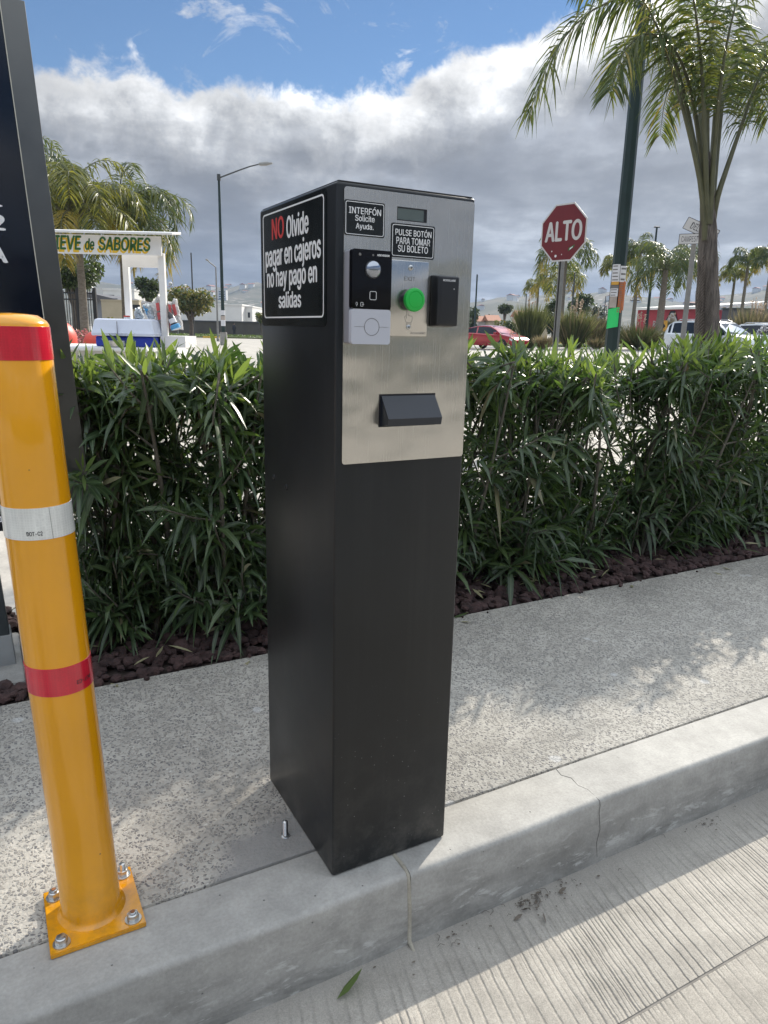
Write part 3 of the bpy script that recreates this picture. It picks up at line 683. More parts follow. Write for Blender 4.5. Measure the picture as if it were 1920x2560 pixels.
    sticker('front_sticker', (0.0116, 0.0795, 1.1258, 1.1755), (0.0132, 0.0779, 1.1276, 1.1737), (0.0141, 0.0770, 1.1285, 1.1728), FRONT,
            [('INTERFÓN', 0.0186, 0.0727, 1.1570, 1.1685, 0.006), ('Solicite', 0.0291, 0.0620, 1.1470, 1.1555, 0.006), ('Ayuda.', 0.0303, 0.0602, 1.1340, 1.1440, 0.006)], 0.003, 'small black sticker lettered INTERFÓN Solicite Ayuda')
    sticker('front_sticker', (0.0912, 0.1705, 1.1000, 1.1500), (0.0932, 0.1685, 1.1020, 1.1480), (0.0941, 0.1676, 1.1029, 1.1471), FRONT,
            [('PULSE BOTÓN', 0.0985, 0.1640, 1.1325, 1.1440, 0.006), ('PARA TOMAR', 0.1005, 0.1620, 1.1200, 1.1300, 0.006), ('SU BOLETO', 0.1035, 0.1585, 1.1085, 1.1185, 0.006)], 0.003, 'small black sticker lettered PULSE BOTÓN PARA TOMAR SU BOLETO')
    # door intercom
    ic = MB(); ic.prism(rrect(0.0128, 0.0800, 0.9680, 1.1045, 0.0035), 0.0022, 0.0180, FRONT)
    io = ic.build('intercom', 'grey_plastic', t, smooth=30)
    a = MB(); a.prism(rrect(0.0132, 0.0802, 0.9676, 1.0195, 0.0040), 0.0180, 0.0270, FRONT); lo = a.build('lower_cover', 'light_plastic', io, smooth=30)
    a = MB(); a.prism(rrect(0.0132, 0.0802, 1.0197, 1.1050, 0.0040), 0.0180, 0.0272, FRONT); a.build('glass_cover', 'gloss_black', io, smooth=30)
    a = MB(); a.lathe([(0.0135, 0.0), (0.0132, 0.002), (0.0115, 0.0055), (0.0080, 0.0080), (0.0040, 0.0092), (0.0008, 0.0095)], (0.0478, -0.0272, 1.0770), 28, 'y'); a.build('camera_dome', 'lens', io, smooth=60)
    a = MB(); n = 40; C0 = (0.0478, 0.9935)
    cir = lambda r: [(C0[0]+r*math.cos(2*math.pi*k/n), C0[1]+r*math.sin(2*math.pi*k/n)) for k in range(n)]
    a.frame(cir(0.0131), cir(0.0123), 0.0270, 0.0273, FRONT)
    for q0, q1 in ((0.0180, 0.0345), (0.0610, 0.0770)): line(a, [(q0, 0.9935), (q1, 0.9935)], 0.00045, FRONT, 0.0270, 0.0002)
    a.build('call_button', 'grey_ink', io, smooth=0)
    a = MB(); text(a, 'HIKVISION', 0.0548, 0.0760, 1.0967, 1.0995, FRONT, 0.0272, 0.0002, bold=0.015, shear=0.2)
    sq = rrect(0.0435, 0.0545, 1.0335, 1.0455, 0.002, 3); line(a, sq, 0.0007, FRONT, 0.0272, 0.0002, closed=True)
    line(a, rrect(0.0280, 0.0322, 1.0235, 1.0290, 0.0006, 1), 0.0005, FRONT, 0.0272, 0.0002, closed=True); line(a, [(0.0300, 1.0262), (0.0340, 1.0262)], 0.0005, FRONT, 0.0272, 0.0002)
    line(a, [(0.0215+0.0014*math.cos(k), 1.0270+0.0022*math.sin(k)) for k in np.linspace(0, 6.28, 9)], 0.0004, FRONT, 0.0272, 0.0002); line(a, [(0.0215, 1.0245), (0.0215, 1.0232)], 0.0005, FRONT, 0.0272, 0.0002)
    a.build('lettering', 'white_ink', io, smooth=0)
    a = MB(); a.lathe([(0.0022, 0), (0.002, 0.0006), (0.0005, 0.0008)], (0.0260, -0.0272, 1.0975), 14, 'y'); a.build('sensor', 'grey_ink', io); a = MB(); a.lathe([(0.0016, 0), (0.0014, 0.0005), (0.0004, 0.0006)], (0.0480, -0.0272, 1.0975), 12, 'y'); a.build('sensor', 'grey_ink', io)
    # exit button plate
    a = MB(); a.box(0.0885, 0.1572, -0.0105, -0.0023, 0.9805, 1.0957, 0.0014); pl = a.build('button_plate', 'steel', t, smooth=25)
    bx, bz = 0.1222, 1.0362
    a = MB(); a.lathe([(0.0155, 0.0), (0.0150, 0.0075), (0.0148, 0.0118)], (bx, -0.0105, bz), 32, 'y'); pb = a.build('button_collar', 'satin_black', pl, smooth=40)
    a = MB(); a.lathe([(0.0150, 0.0118), (0.0178, 0.0130), (0.0181, 0.0165), (0.0172, 0.0195), (0.0145, 0.0207), (0.0128, 0.0207), (0.0124, 0.0200), (0.0119, 0.0206), (0.0070, 0.0213), (0.001, 0.0215)], (bx, -0.0105, bz), 40, 'y'); a.build('push_button', 'green_btn', pl, smooth=40)
    for sx, sz in ((0.1235, 1.0850), (0.1222, 0.9945)):
        a = MB(); a.lathe([(0.0042, 0.0), (0.0040, 0.0012), (0.0026, 0.0020), (0.0006, 0.0022)], (sx, -0.0105, sz), 18, 'y')
        for ang in (0.4, 1.97): line(a, [(sx-0.0022*math.cos(ang), sz-0.0022*math.sin(ang)), (sx+0.0022*math.cos(ang), sz+0.0022*math.sin(ang))], 0.0008, FRONT, 0.0126, 0.0002, mi=1)
        a.build('screw', ['zinc', 'black_ink'], pl, smooth=40)
    a = MB(); text(a, 'EXIT', 0.1120, 0.1325, 1.0655, 1.0715, FRONT, 0.0105, 0.0002, bold=0.004); text(a, 'AccessPRO', 0.1265, 0.1545, 0.9840, 0.9880, FRONT, 0.0105, 0.0002)
    hand = [(0.1170, 1.0130), (0.1150, 1.0105), (0.1165, 1.0040), (0.1185, 1.0020), (0.1270, 1.0020), (0.1285, 1.0050), (0.1290, 1.0110), (0.1275, 1.0122), (0.1250, 1.0118), (0.1235, 1.0130), (0.1215, 1.0125), (0.1205, 1.0190), (0.1190, 1.0195), (0.1180, 1.0185), (0.1185, 1.0080)]
    line(a, hand, 0.0005, FRONT, 0.0105, 0.0002); line(a, [(0.1180, 1.0005), (0.1272, 1.0005), (0.1272, 0.9985), (0.1180, 0.9985)], 0.0004, FRONT, 0.0105, 0.0002, closed=True)
    a.build('lettering', 'grey_ink', pl, smooth=0)
    # proximity reader
    a = MB(); bm = bmesh.new(); bmesh.ops.create_cube(bm, size=1)
    for v in bm.verts:
        f = 1.0 if v.co.y > 0 else 0.90
        v.co = Vector((0.1885+v.co.x*0.0445*f, -0.0125+v.co.y*0.0205, 1.0368+v.co.z*0.0810*(1.0 if v.co.y > 0 else 0.95)))
    bmesh.ops.bevel(bm, geom=bm.edges[:], offset=0.0035, segments=3, affect='EDGES', profile=0.6); a.bm(bm)
    rd = a.build('card_reader', 'satin_black', t, smooth=40)
    a = MB(); a.frame(rrect(0.1745, 0.2042, 1.0125, 1.0625, 0.002), rrect(0.1751, 0.2036, 1.0131, 1.0619, 0.0016), 0.0226, 0.0230, FRONT); a.build('inset_line', 'black_ink', rd, smooth=0)
    a = MB(); text(a, 'ROSSLARE', 0.1770, 0.2010, 1.0673, 1.0703, FRONT, 0.0226, 0.0002, bold=0.012); a.lathe([(0.0009, 0), (0.0006, 0.0004), (0.0002, 0.0005)], (0.1985, -0.0228, 1.0560), 10, 'y'); a.build('lettering', 'white_ink', rd, smooth=0)
pay_station()

# ------------------------------------------------------------------ yellow bollard with its bolted plate
def bolt(mb, x, y, z, stud=0.012, nut=True, tilt=0.0):
    if nut:
        mb.lathe([(0.0135, 0.0), (0.0135, 0.0018), (0.008, 0.002)], (x, y, z), 24)
        r0 = 0.0098; a0 = random.uniform(0, 1)
        hexp = [(x+r0*math.cos(a0+math.pi/3*k), y+r0*math.sin(a0+math.pi/3*k)) for k in range(6)]
        mb.prism(hexp, z+0.002, z+0.0115, lambda a, b, h: (a, b, h)); mb.lathe([(0.0084, 0.0115), (0.0070, 0.0128), (0.005, 0.0129)], (x, y, z), 20)
    prof = []; h = 0.0; top = (0.0125 if nut else 0)+stud; k = 0
    while h < top: prof.append((0.0050 if k % 2 else 0.0056, h)); h += 0.0009; k += 1
    mb.lathe(prof+[(0.0042, top), (0.0006, top+0.0006)], (x, y, z), 14)
def bollard():
    cx, cy, r, H = -0.4035, 0.1150, 0.0475, 1.0
    t = thing('bollard', (cx, cy, 0), 'yellow steel bollard with red and white tape bands bolted to the kerb', 'bollard')
    mb = MB(); bm = bmesh.new(); bmesh.ops.create_cube(bm, size=1)
    for v in bm.verts: v.co = Vector((-0.4018+v.co.x*0.148, 0.1122+v.co.y*0.150, 0.006+v.co.z*0.009))
    bmesh.ops.bevel(bm, geom=bm.edges[:], offset=0.0012, segments=2, affect='EDGES'); mb.bm(bm); bp = mb.build('base_plate', 'yellow', t, smooth=40)
    lean = lambda v: (v[0]-0.037*v[2], v[1], v[2])
    mb = MB(); mb.lathe([(r+0.009, 0.0085), (r+0.006, 0.0125), (r+0.0025, 0.016), (r, 0.021), (r, 0.2), (r, 0.4), (r, 0.6), (r, 0.8), (r, H-0.014), (r-0.003, H-0.009), (r*0.72, H-0.002), (r*0.35, H), (0.001, H+0.0008)], (cx, cy, 0), 64)
    mb.v = [lean(v) for v in mb.v]; mb.build('post', 'yellow', t, smooth=50)
    for z0, z1, m, lab in ((0.938, 0.983, 'tape_red', 'red tape band at the top'), (0.686, 0.733, 'tape_white', 'white tape band in the middle'), (0.438, 0.484, 'tape_red', 'red tape band low on the post')):
        mb = MB(); mb.lathe([(r+0.0001, z0), (r+0.0008, z0+0.0003), (r+0.0008, z1-0.0003), (r+0.0001, z1)], (cx, cy, 0), 64); mb.v = [lean(v) for v in mb.v]
        tp = mb.build('tape_band', m, t, smooth=50, label=lab)
        if z0 < 0.9:
            up = m == 'tape_white'
            cyl = lambda a, b, h: lean((cx+(r+0.0008+h)*math.sin(a), cy-(r+0.0008+h)*math.cos(a), b))
            a = MB()
            if up: text(a, 'DOT-C2', -0.42, 0.02, 0.693, 0.699, cyl, 0.0, 0.0003, bold=0.01)
            else: text(a, 'DOT-C2', 1.02, 0.42, 0.4570, 0.4510, cyl, 0.0, 0.0003, bold=0.01)
            a.build('lettering', 'black_ink', tp, smooth=0)
            if up:
                a = MB(); a.prism([(0.29, 0.6862), (0.298, 0.6862), (0.285, 0.7328), (0.279, 0.7328)], 0.0, 0.0004, cyl); a.build('seam', 'grey_ink', tp, smooth=0)
    for i, (x, y, s_) in enumerate(((-0.4590, 0.1670, 0.004), (-0.3440, 0.1690, 0.012), (-0.3460, 0.0540, 0.003), (-0.4575, 0.0550, 0.002))):
        mb = MB(); bolt(mb, x, y, 0.0105, s_); b_ = mb.build('bolt', 'zinc', t, smooth=40)
        if i in (0, 2): a = MB(); a.lathe([(0.0040, 0), (0.0035, 0.0008), (0.0005, 0.001)], (x, y, 0.0105+0.0125+s_+0.0003), 12); a.build('rusty_end', 'rust', b_)
bollard()
def stud():
    mb = MB(); bolt(mb, -0.036, 0.148, 0.0, 0.034, nut=False); mb.lathe([(0.011, -0.002), (0.009, 0.0015), (0.0058, 0.0025)], (-0.036, 0.148, 0), 14)
    tag(mb.build('anchor_stud', 'zinc', origin=(-0.036, 0.148, 0), smooth=40), 'short threaded anchor stud sticking out of the pavement beside the ticket machine', 'stud')
stud()

# ------------------------------------------------------------------ dark sign pylon at the left
def pylon():
    t = thing('sign_pylon', (-0.75, 1.24, 0), 'tall dark sign pylon with white lettering behind the yellow bollard', 'sign')
    def sh(m): m.v = [(x-0.05*(z-1.0), y, z) for x, y, z in m.v]; return m
    mb = MB(); mb.box(-1.22, -0.322, 1.168, 1.176, 0.425, 2.15, 0.001); fp = sh(mb).build('front_panel', 'navy', t, smooth=30)
    a = MB(); a.box(-0.3222, -0.3200, 1.1665, 1.1770, 0.425, 2.15); sh(a).build('edge_trim', 'panel_edge', t, smooth=0)
    mb = MB(); mb.box(-1.20, -0.2640, 1.178, 1.262, 0.46, 1.757, 0.002); sh(mb).build('cabinet', 'sheet', t, smooth=30)
    fn = lambda a, b, h: (a, 1.168-h, b)
    w_ = MB()
    def ink(u0, u1, v0, v1):
        p, q = on(u0, v1, 1, 1.168), on(u1, v0, 1, 1.168); return p.x, q.x, p.z, q.z
    for s_, u0, u1, v0, v1, b_ in (('1', -22, 3, 487, 514, 0.03), ('2', -24, 11, 538, 573, 0.03), ('A', -26, 17, 619, 654, 0.03)):
        x0, x1, z0, z1 = ink(u0, u1, v0, v1); text(w_, s_, x0, x1, z0, z1, fn, 0.0, 0.0006, bold=b_)
    for s_, u0, u1, v0, v1 in (('C', -22, 11, 1179, 1203), ('HIC', -34, 13, 1215, 1239), ('SM', -30, 17, 1241, 1264), ('E, PE', -28, 42, 1266, 1288), ('CIRC', -12, 28, 1289, 1306)):
        x0, x1, z0, z1 = ink(u0, u1, v0, v1); text(w_, s_, x0, x1, z0, z1, fn, 0.0, 0.0006, bold=0.015)
    w_.build('lettering', 'white_ink', fp, smooth=0)
    for x in (-0.583, -1.10):
        a = MB(); a.box(x-0.045, x+0.055, 1.20, 1.285, 0.10, 0.47, 0.004); lg = sh(a).build('leg', 'leg_grey', t, smooth=30)
        a = MB(); a.box(x-0.049, x+0.059, 1.196, 1.289, 0.008, 0.105, 0.004); sh(a).build('leg_collar', 'leg_base', lg, smooth=30)
pylon()

# ------------------------------------------------------------------ oleander hedge
def unit(a): a = np.asarray(a, float); return a/(np.linalg.norm(a, axis=-1, keepdims=True)+1e-9)
def oleander(seed, name, label, loose=False):
    r = np.random.default_rng(100+seed)
    t = thing(name, (0, 0, 0), label, 'shrub', 'oleander shrubs of the hedge')
    st = MB(); B, D, Sd, L, Wd, Dr, Mi = [], [], [], [], [], [], []
    def whorls(p0, p1, n, young, top):
        ax = unit(p1-p0); ref = unit(np.cross(ax, [0.3, 0.2, 1.0])); ref2 = np.cross(ax, ref)
        a0 = r.uniform(0, 6.28)
        for k in range(n):
            s = (k+0.5)/n; p = p0+(p1-p0)*s
            for j in range(3):
                a = a0+k*1.05+j*2.094+r.normal()*0.2
                out = ref*math.cos(a)+ref2*math.sin(a)
                up = r.uniform(0.35, 0.8)+(0.9 if k >= n-2 else 0)
                d = unit(out+ax*up+np.array([0, 0, 0.1])); B.append(p+out*0.004); D.append(d); Sd.append(np.cross(d, ax)+r.normal(size=3)*0.25)
                yg = young and k >= n-2
                L.append(r.uniform(0.05, 0.085) if (k == n-1) else r.uniform(0.065, 0.148)); Wd.append(L[-1]*r.uniform(0.125, 0.17))
                Dr.append(r.uniform(0.02, 0.15) if yg else r.uniform(0.10, 0.55) if r.uniform() < 0.6 else r.uniform(0.5, 1.3))
                Mi.append(2 if yg else (3 if r.uniform() < 0.014 else (0 if r.uniform() < 0.62 else 1)))
    nst = 11
    for i in range(nst):
        a = r.uniform(0, 6.28); q = math.sqrt(r.uniform(0, 1))*0.13
        x, y = q*math.cos(a), q*math.sin(a)*0.7; hx, hy = np.clip(r.normal()*0.20, -0.34, 0.34), np.clip(r.normal()*0.14, -0.22, 0.22)
        top = r.uniform(0.80, 0.90); mid = np.array([x+hx*0.35, y+hy*0.4, top*0.45]); end = np.array([hx, hy, top]); p0 = np.array([x, y, -0.02])
        pts = [(1-s)**2*p0+2*s*(1-s)*mid+s*s*end for s in np.linspace(0, 1, 9)]
        st.tube(pts, np.linspace(r.uniform(0.008, 0.013), 0.0035, 9), 6)
        whorls(pts[-2], pts[-1]+np.array([0, 0, 0.045]), 4, r.uniform() < 0.75, True)
        for k in range(1, 9):
            for _ in range(((1 if r.uniform() < 0.45 else 2) if k < 7 else 2) if not loose or k < 4 else (1 if r.uniform() < 0.85 else 2)):
                a = r.uniform(0, 6.28); z = pts[k][2]
                ln = r.uniform(0.10, 0.26); el = r.uniform(0.2, 1.2) if z < 0.6 else r.uniform(0.6, 1.45)
                d = np.array([math.cos(a)*math.cos(el), math.sin(a)*math.cos(el)*0.8, math.sin(el)]); e = pts[k]+d*ln
                e[0] = np.clip(e[0], -0.40, 0.40); e[1] = np.clip(e[1], -0.29, 0.29); e[2] = min(e[2], r.uniform(0.74, 0.93)); e[1] *= 0.75 if e[2] > 0.7 else 1.0
                if np.linalg.norm(e-pts[k]) < 0.06: continue
                st.tube([pts[k], (pts[k]+e)/2+np.array([0, 0, -0.008]), e], [0.004, 0.003, 0.002], 5)
                whorls(pts[k]+(e-pts[k])*0.25, e, max(3, int(ln/0.030)), e[2] > 0.80 and r.uniform() < 0.7 or r.uniform() < 0.03, False)
    # suckers low down, leaning out over the gravel
    for i in range(26):
        a = r.uniform(0, 6.28); p0 = np.array([math.cos(a)*0.13, math.sin(a)*0.10, 0.0]); e = p0+np.array([math.cos(a)*r.uniform(0.05, 0.24), math.sin(a)*r.uniform(0.04, 0.15), r.uniform(0.10, 0.40)])
        st.tube([p0, (p0+e)/2+np.array([0, 0, 0.02]), e], [0.004, 0.003, 0.002], 5); whorls(p0+(e-p0)*0.3, e, 5, False, False)
    for i in range(10 if loose else 6):      # loose shoots standing above the clipped top
        x, y = r.uniform(-0.3, 0.3), r.uniform(-0.16, 0.16); p0 = np.array([x, y, 0.68]); e = np.array([x+r.normal()*0.04, y+r.normal()*0.03, r.uniform(0.86, 0.965 if loose else 0.95)])
        st.tube([p0, (p0+e)/2+np.array([0.01, 0, 0]), e], [0.0035, 0.003, 0.002], 5); whorls(p0+(e-p0)*0.2, e, 6, r.uniform() < 0.8, True)
    lf = MB(); lf.blades(B, D, Sd, np.array(L), np.array(Wd), np.array(Dr), np.array(Mi), fold=0.22)
    st.build('stems', 'stem', t, smooth=60); lf.build('leaves', ['leaf_a', 'leaf_b', 'leaf_c', 'leaf_d'], t, smooth=25)
    return t
HL = ['narrow oleander shrub at the left end of the hedge, touching the sign pylon', 'oleander shrub with dark hanging leaves just right of the sign pylon and the yellow bollard', 'oleander shrub midway between the yellow bollard and the black ticket machine', 'oleander shrub half hidden behind the left side of the black ticket machine',
      'oleander shrub whose leaves show just right of the steel front of the ticket machine', 'oleander shrub standing in front of the red stop sign', 'loose oleander shrub between the stop sign and the green lamp post',
      'loose oleander shrub in front of the green lamp post with flyers', 'bright topped oleander shrub in front of the street name post', 'bright topped oleander shrub in front of the large palm trunk', 'oleander shrub at the far right end of the visible hedge', 'oleander shrub where the hedge leaves the picture on the right']
protos = [oleander(k, 'oleander_shrub', HL[k], k >= 4) for k in range(6)]
HP = [(-0.20, 0, 0.62), (-0.04, 1, 1), (0.24, 2, 1), (0.58, 3, 1), (1.05, 1, 1), (1.40, 3, 1), (1.76, 4, 1), (2.12, 5, 1), (2.48, 4, 1), (2.84, 5, 1), (3.20, 4, 1), (3.58, 2, 1)]
used = set(); ZS = [0.95, 0.965, 0.97, 0.98, 0.985, 0.985, 0.985, 0.985, 1.0, 1.01, 1.01, 1.01]
for i, (x, k, sx) in enumerate(HP):
    y = (1.28 if i else 1.33)+0.02*math.sin(i*2.3); rz = [0, 0.2, 0.4, 3.3, 3.0, 0.2, 3.4, 2.9, 0.1, 0.3, 3.1, 0][i]
    sc = 1.0+0.02*math.sin(i*1.7)+(0.03 if i >= 7 else 0)
    if k not in used:
        used.add(k); o = protos[k]; o.location = (x, y, 0.0); o.rotation_euler = (0, 0, rz); o.scale = (sc*sx, sc, sc*ZS[i]); o['label'] = HL[i]
    else: dup(protos[k], (x, y, 0.0), rz, (sc, sc, sc*ZS[i]), HL[i])

def loose_leaf():
    mb = MB(); mb.blades([(-0.042, -0.112, ZR+0.004)], [unit((0.062, 0.008, 0.030))], [(-0.1, 0.9, -0.35)], 0.066, 0.0185, 0.10, 0, fold=0.25); mb.v = [(v[0], v[1]+0.012*((v[0]+0.04)/0.06)**2, v[2]) for v in mb.v]
    tag(mb.build('fallen_leaf', 'leaf_c', origin=(-0.039, -0.11, ZR), smooth=60), 'single curled green leaf lying on the road near the kerb', 'leaf')
    mb = MB(); r = np.random.default_rng(5)
    for i in range(120):
        x = r.choice([0.40, 0.43, 0.47, 0.40, 0.95, 0.22])+r.normal()*r.choice([0.012, 0.03, 0.10]); y = YF-0.020-abs(r.normal())*0.020; q = r.uniform(0.0006, 0.0024)
        if r.uniform() < 0.22: a = r.uniform(0, 3.1); k = r.uniform(0.3, 0.9); mb.tube([(x, y, ZR+0.007), (x+0.012*k*math.cos(a), y+0.012*k*math.sin(a), ZR+0.009), (x+0.022*k*math.cos(a+0.5), y+0.02*k*math.sin(a+0.5), ZR+0.007)], [0.0006, 0.0006, 0.0004], 4)
        else:
            n0 = len(mb.v); mb.lathe([(q*0.8, 0), (q*r.uniform(0.9, 1.6), q*0.4), (q*0.4, q)], (x, y, ZR+0.005), 5); st_ = r.uniform(0.5, 2.2); mb.v[n0:] = [(x+(v[0]-x)*st_, v[1], v[2]) for v in mb.v[n0:]]
    mb.blades([(0.395, YF-0.05, ZR+0.008), (0.425, YF-0.045, ZR+0.008), (0.41, YF-0.07, ZR+0.008), (0.5, YF-0.04, ZR+0.008), (0.37, YF-0.055, ZR+0.008)], unit(r.normal(size=(5, 3))*np.array([1, .7, .15])), r.normal(size=(5, 3)), 0.024, 0.007, 0.2, 0)
    tag(mb.build('debris', 'debris', smooth=60), 'dry leaf crumbs and dirt gathered along the foot of the kerb', 'debris', kind='stuff')
loose_leaf()
def litter():
    r = np.random.default_rng(15); n = 90; mb = MB(); x = r.uniform(-0.4, 3.4, n); y = YI+0.02+r.exponential(0.12, n); y[:8] = YI-r.uniform(0.0, 0.07, 8)
    z = np.where(y < YI, 0.004, 0.045); d = unit(np.stack([r.normal(size=n), r.normal(size=n), r.normal(size=n)*0.12], 1)); mb.blades(np.stack([x, y, z], 1), d, np.cross(d, [0, 0, 1.0])+r.normal(size=(n, 3))*0.2, r.uniform(0.04, 0.11, n), r.uniform(0.008, 0.016, n), r.uniform(-0.1, 0.25, n), (r.uniform(0, 1, n) < 0.35).astype(int))
    tag(mb.build('leaf_litter', ['leaf_d', 'leaf_b'], smooth=40), 'dry and green fallen leaves strewn over the lava gravel', 'leaf litter', kind='stuff')
litter()

# ------------------------------------------------------------------ palms
def frond(fb, rb, pts, n, leaf, wid, r, mi_fn, r0=0.02, droop=0.55, spread=1.0, start=0.25):
    """a pinnate frond along the curve pts (list of Vector)"""
    P = [np.array(p) for p in pts]; m = len(P)
    seg = [0.0]
    for a, b in zip(P[:-1], P[1:]): seg.append(seg[-1]+np.linalg.norm(b-a))
    T = seg[-1]
    def curve(s):
        # Catmull-Rom through the points
        x = s*T; i = max(0, min(m-2, int(np.searchsorted(seg, x)-1))); u = (x-seg[i])/(seg[i+1]-seg[i]+1e-9)
        p0, p1, p2, p3 = P[max(i-1, 0)], P[i], P[i+1], P[min(i+2, m-1)]
        return 0.5*((2*p1)+(-p0+p2)*u+(2*p0-5*p1+4*p2-p3)*u*u+(-p0+3*p1-3*p2+p3)*u**3)
    pp = [curve(s) for s in np.linspace(0, 1, 22)]
    rb.tube(pp, [r0*(1-0.93*(k/21)**0.8) for k in range(22)], 6)
    B, D, Sd, L, Wd, Dr, Mi = [], [], [], [], [], [], []
    for k in range(n):
        s = start+(1-start)*(k+r.uniform(0, 0.8))/n; p = curve(min(s, 1)); q = curve(min(s+0.01, 1.0)) if s < 0.985 else p+(p-curve(s-0.01)); f = unit(q-p)
        sd = unit(np.cross(f, [0, 0, 1.0])); nn = np.cross(sd, f); e = math.sin(math.pi*min(1, (s-start)/(1-start)*0.86+0.12))
        for sgn in (-1, 1):
            ang = r.normal()*0.45
            d = unit(sgn*sd*spread*math.cos(ang)+nn*math.sin(ang)*0.8+f*r.uniform(0.35, 0.75)+nn*0.12)
            B.append(p); D.append(d); Sd.append(f+r.normal(size=3)*0.4); L.append(leaf*(0.35+0.65*e)*r.uniform(0.8, 1.1)); Wd.append(wid*r.uniform(0.8, 1.15)); Dr.append(droop*r.uniform(0.6, 1.5)); Mi.append(mi_fn(s))
    fb.blades(B, D, Sd, np.array(L), np.array(Wd), np.array(Dr), np.array(Mi), fold=0.35, tipw=0.75)
def near_palm():
    r = np.random.default_rng(11)
    KD = 1.38; b0, b1 = at(1766, 850, 5.3*KD), at(1770, 500, 5.3*KD); sl_ = (b1-b0)/(b1.z-b0.z); ft = b0-sl_*(b0.z-ZR); bx, by = ft.x, ft.y
    t = thing('palm_tree', (bx, by, ZR), 'large palm with a peeling grey trunk and long hanging fronds behind the hedge', 'palm tree', 'palm trees')
    tr = MB(); pts = []; rr = []
    for k in range(30):
        s = k/29; z = ZR+s*(2.70-ZR)
        pts.append((bx+sl_.x*(z-ZR)+0.012*math.sin(s*5), by+sl_.y*(z-ZR)+0.01*math.cos(s*4), z)); rr.append((0.11*(1-s)**1.5+0.064-0.045*max(0, (s-0.8)/0.2)**1.5+0.005*math.sin(k*2.1)+(0.012 if k % 5 == 0 else 0)*(1-s))*1.05)
    tr.tube(pts, rr, 28)
    # lengthwise ridges and the plaited imprint of old leaf bases
    nv = []
    for i, v in enumerate(tr.v):
        z = v[2]; ax_, ay_ = bx+sl_.x*(z-ZR), by+sl_.y*(z-ZR); a = math.atan2(v[1]-ay_, v[0]-ax_); k = 1+0.055*math.sin(a*7+z*3)+0.03*math.sin(a*17+z*9); nv.append((ax_+(v[0]-ax_)*k, ay_+(v[1]-ay_)*k, z))
    tr.v = nv; tk = tr.build('trunk', 'palm_bark', t, smooth=60)
    ch = MB(); view = math.atan2(CAM[1]-by, CAM[0]-bx)
    for k in range(30):      # chevron ribs left by an old frond
        z = 0.92+k*0.030; rad_ = (0.064+0.11*(1-(z-ZR)/2.87)**1.5)*1.05+0.004; ox, oy = bx+sl_.x*(z-ZR), by+sl_.y*(z-ZR)
        for sg in (-1, 1):
            q = [(ox+(rad_+0.002)*math.cos(view-0.15+sg*a), oy+(rad_+0.002)*math.sin(view-0.15+sg*a), z-0.16*abs(a)**1.1) for a in (0.04, 0.25, 0.5, 0.75)]
            ch.tube(q, [0.006, 0.007, 0.006, 0.003], 5)
    ch.build('leaf_scars', 'palm_bark', tk, smooth=60)
    fb, rb, fib = MB(), MB(), MB()
    mi = lambda s: 2 if r.uniform() < 0.05 else (0 if r.uniform() < 0.55 else 1)
    base = Vector((bx, by, 2.05))
    A = lambda *q: [at(k[0], k[1], k[2]*KD) for k in q]
    F = [ ([(1764, 600, 5.26), (1754, 470, 5.24), (1702, 250, 5.25), (1640, 60, 5.3), (1560, -50, 5.35), (1450, -40, 5.4)], 62, 0.50),
          ([(1762, 580, 5.28), (1748, 430, 5.28), (1682, 130, 5.4), (1610, 10, 5.5), (1520, 5, 5.6), (1430, 70, 5.7), (1365, 170, 5.7), (1325, 285, 5.7)], 74, 0.46),
          ([(1778, 580, 5.3), (1792, 500, 5.25), (1814, 430, 5.25), (1852, 320, 5.25), (1900, 190, 5.25), (1980, 70, 5.2), (2080, 60, 5.2)], 64, 0.48),
          ([(1770, 560, 5.32), (1768, 300, 5.5), (1778, 100, 5.7), (1810, -60, 5.9), (1880, -160, 6.2)], 60, 0.5),
          ([(1772, 560, 5.36), (1790, 330, 5.6), (1830, 180, 5.9), (1890, 110, 6.3), (1960, 150, 6.6), (2000, 270, 6.8)], 64, 0.46),
          ([(1764, 560, 5.36), (1740, 300, 5.7), (1690, 150, 6.1), (1630, 90, 6.5), (1560, 120, 6.8), (1520, 230, 7.0)], 64, 0.46),
          ([(1768, 560, 5.25), (1762, 330, 5.2), (1750, 120, 5.2), (1720, -60, 5.1), (1660, -150, 5.0)], 60, 0.5),
          ([(1773, 560, 5.25), (1790, 330, 5.2), (1815, 120, 5.15), (1860, -40, 5.1), (1940, -110, 5.0)], 60, 0.5),
          ([(1768, 600, 5.4), (1752, 300, 5.8), (1745, 100, 6.3), (1735, 0, 6.8), (1715, 20, 7.4), (1690, 110, 7.8)], 60, 0.46),
          ([(1764, 570, 5.3), (1750, 360, 5.35), (1720, 200, 5.35), (1675, 110, 5.3), (1615, 85, 5.25), (1560, 130, 5.2), (1530, 225, 5.15)], 64, 0.42),
          ([(1776, 570, 5.3), (1795, 360, 5.4), (1815, 210, 5.5), (1850, 150, 5.6), (1895, 180, 5.7), (1925, 290, 5.8)], 64, 0.42),
          ([(1772, 560, 5.45), (1785, 330, 5.9), (1800, 170, 6.3), (1835, 110, 6.8), (1860, 150, 7.2), (1870, 260, 7.4)], 60, 0.42),
          ([(1766, 560, 5.45), (1758, 330, 5.8), (1740, 190, 6.1), (1700, 170, 6.4), (1665, 240, 6.6), (1650, 340, 6.7)], 60, 0.40)]
    for pts, n, lf in F: frond(fb, rb, A(*pts), int(n*1.3), lf, 0.023, r, mi, r0=0.036, droop=0.75, start=0.42)
    fo = fb.build('crown', ['frond_a', 'frond_b', 'frond_y'], t, smooth=30); rb.build('frond_stalks', 'rachis', t, smooth=60)
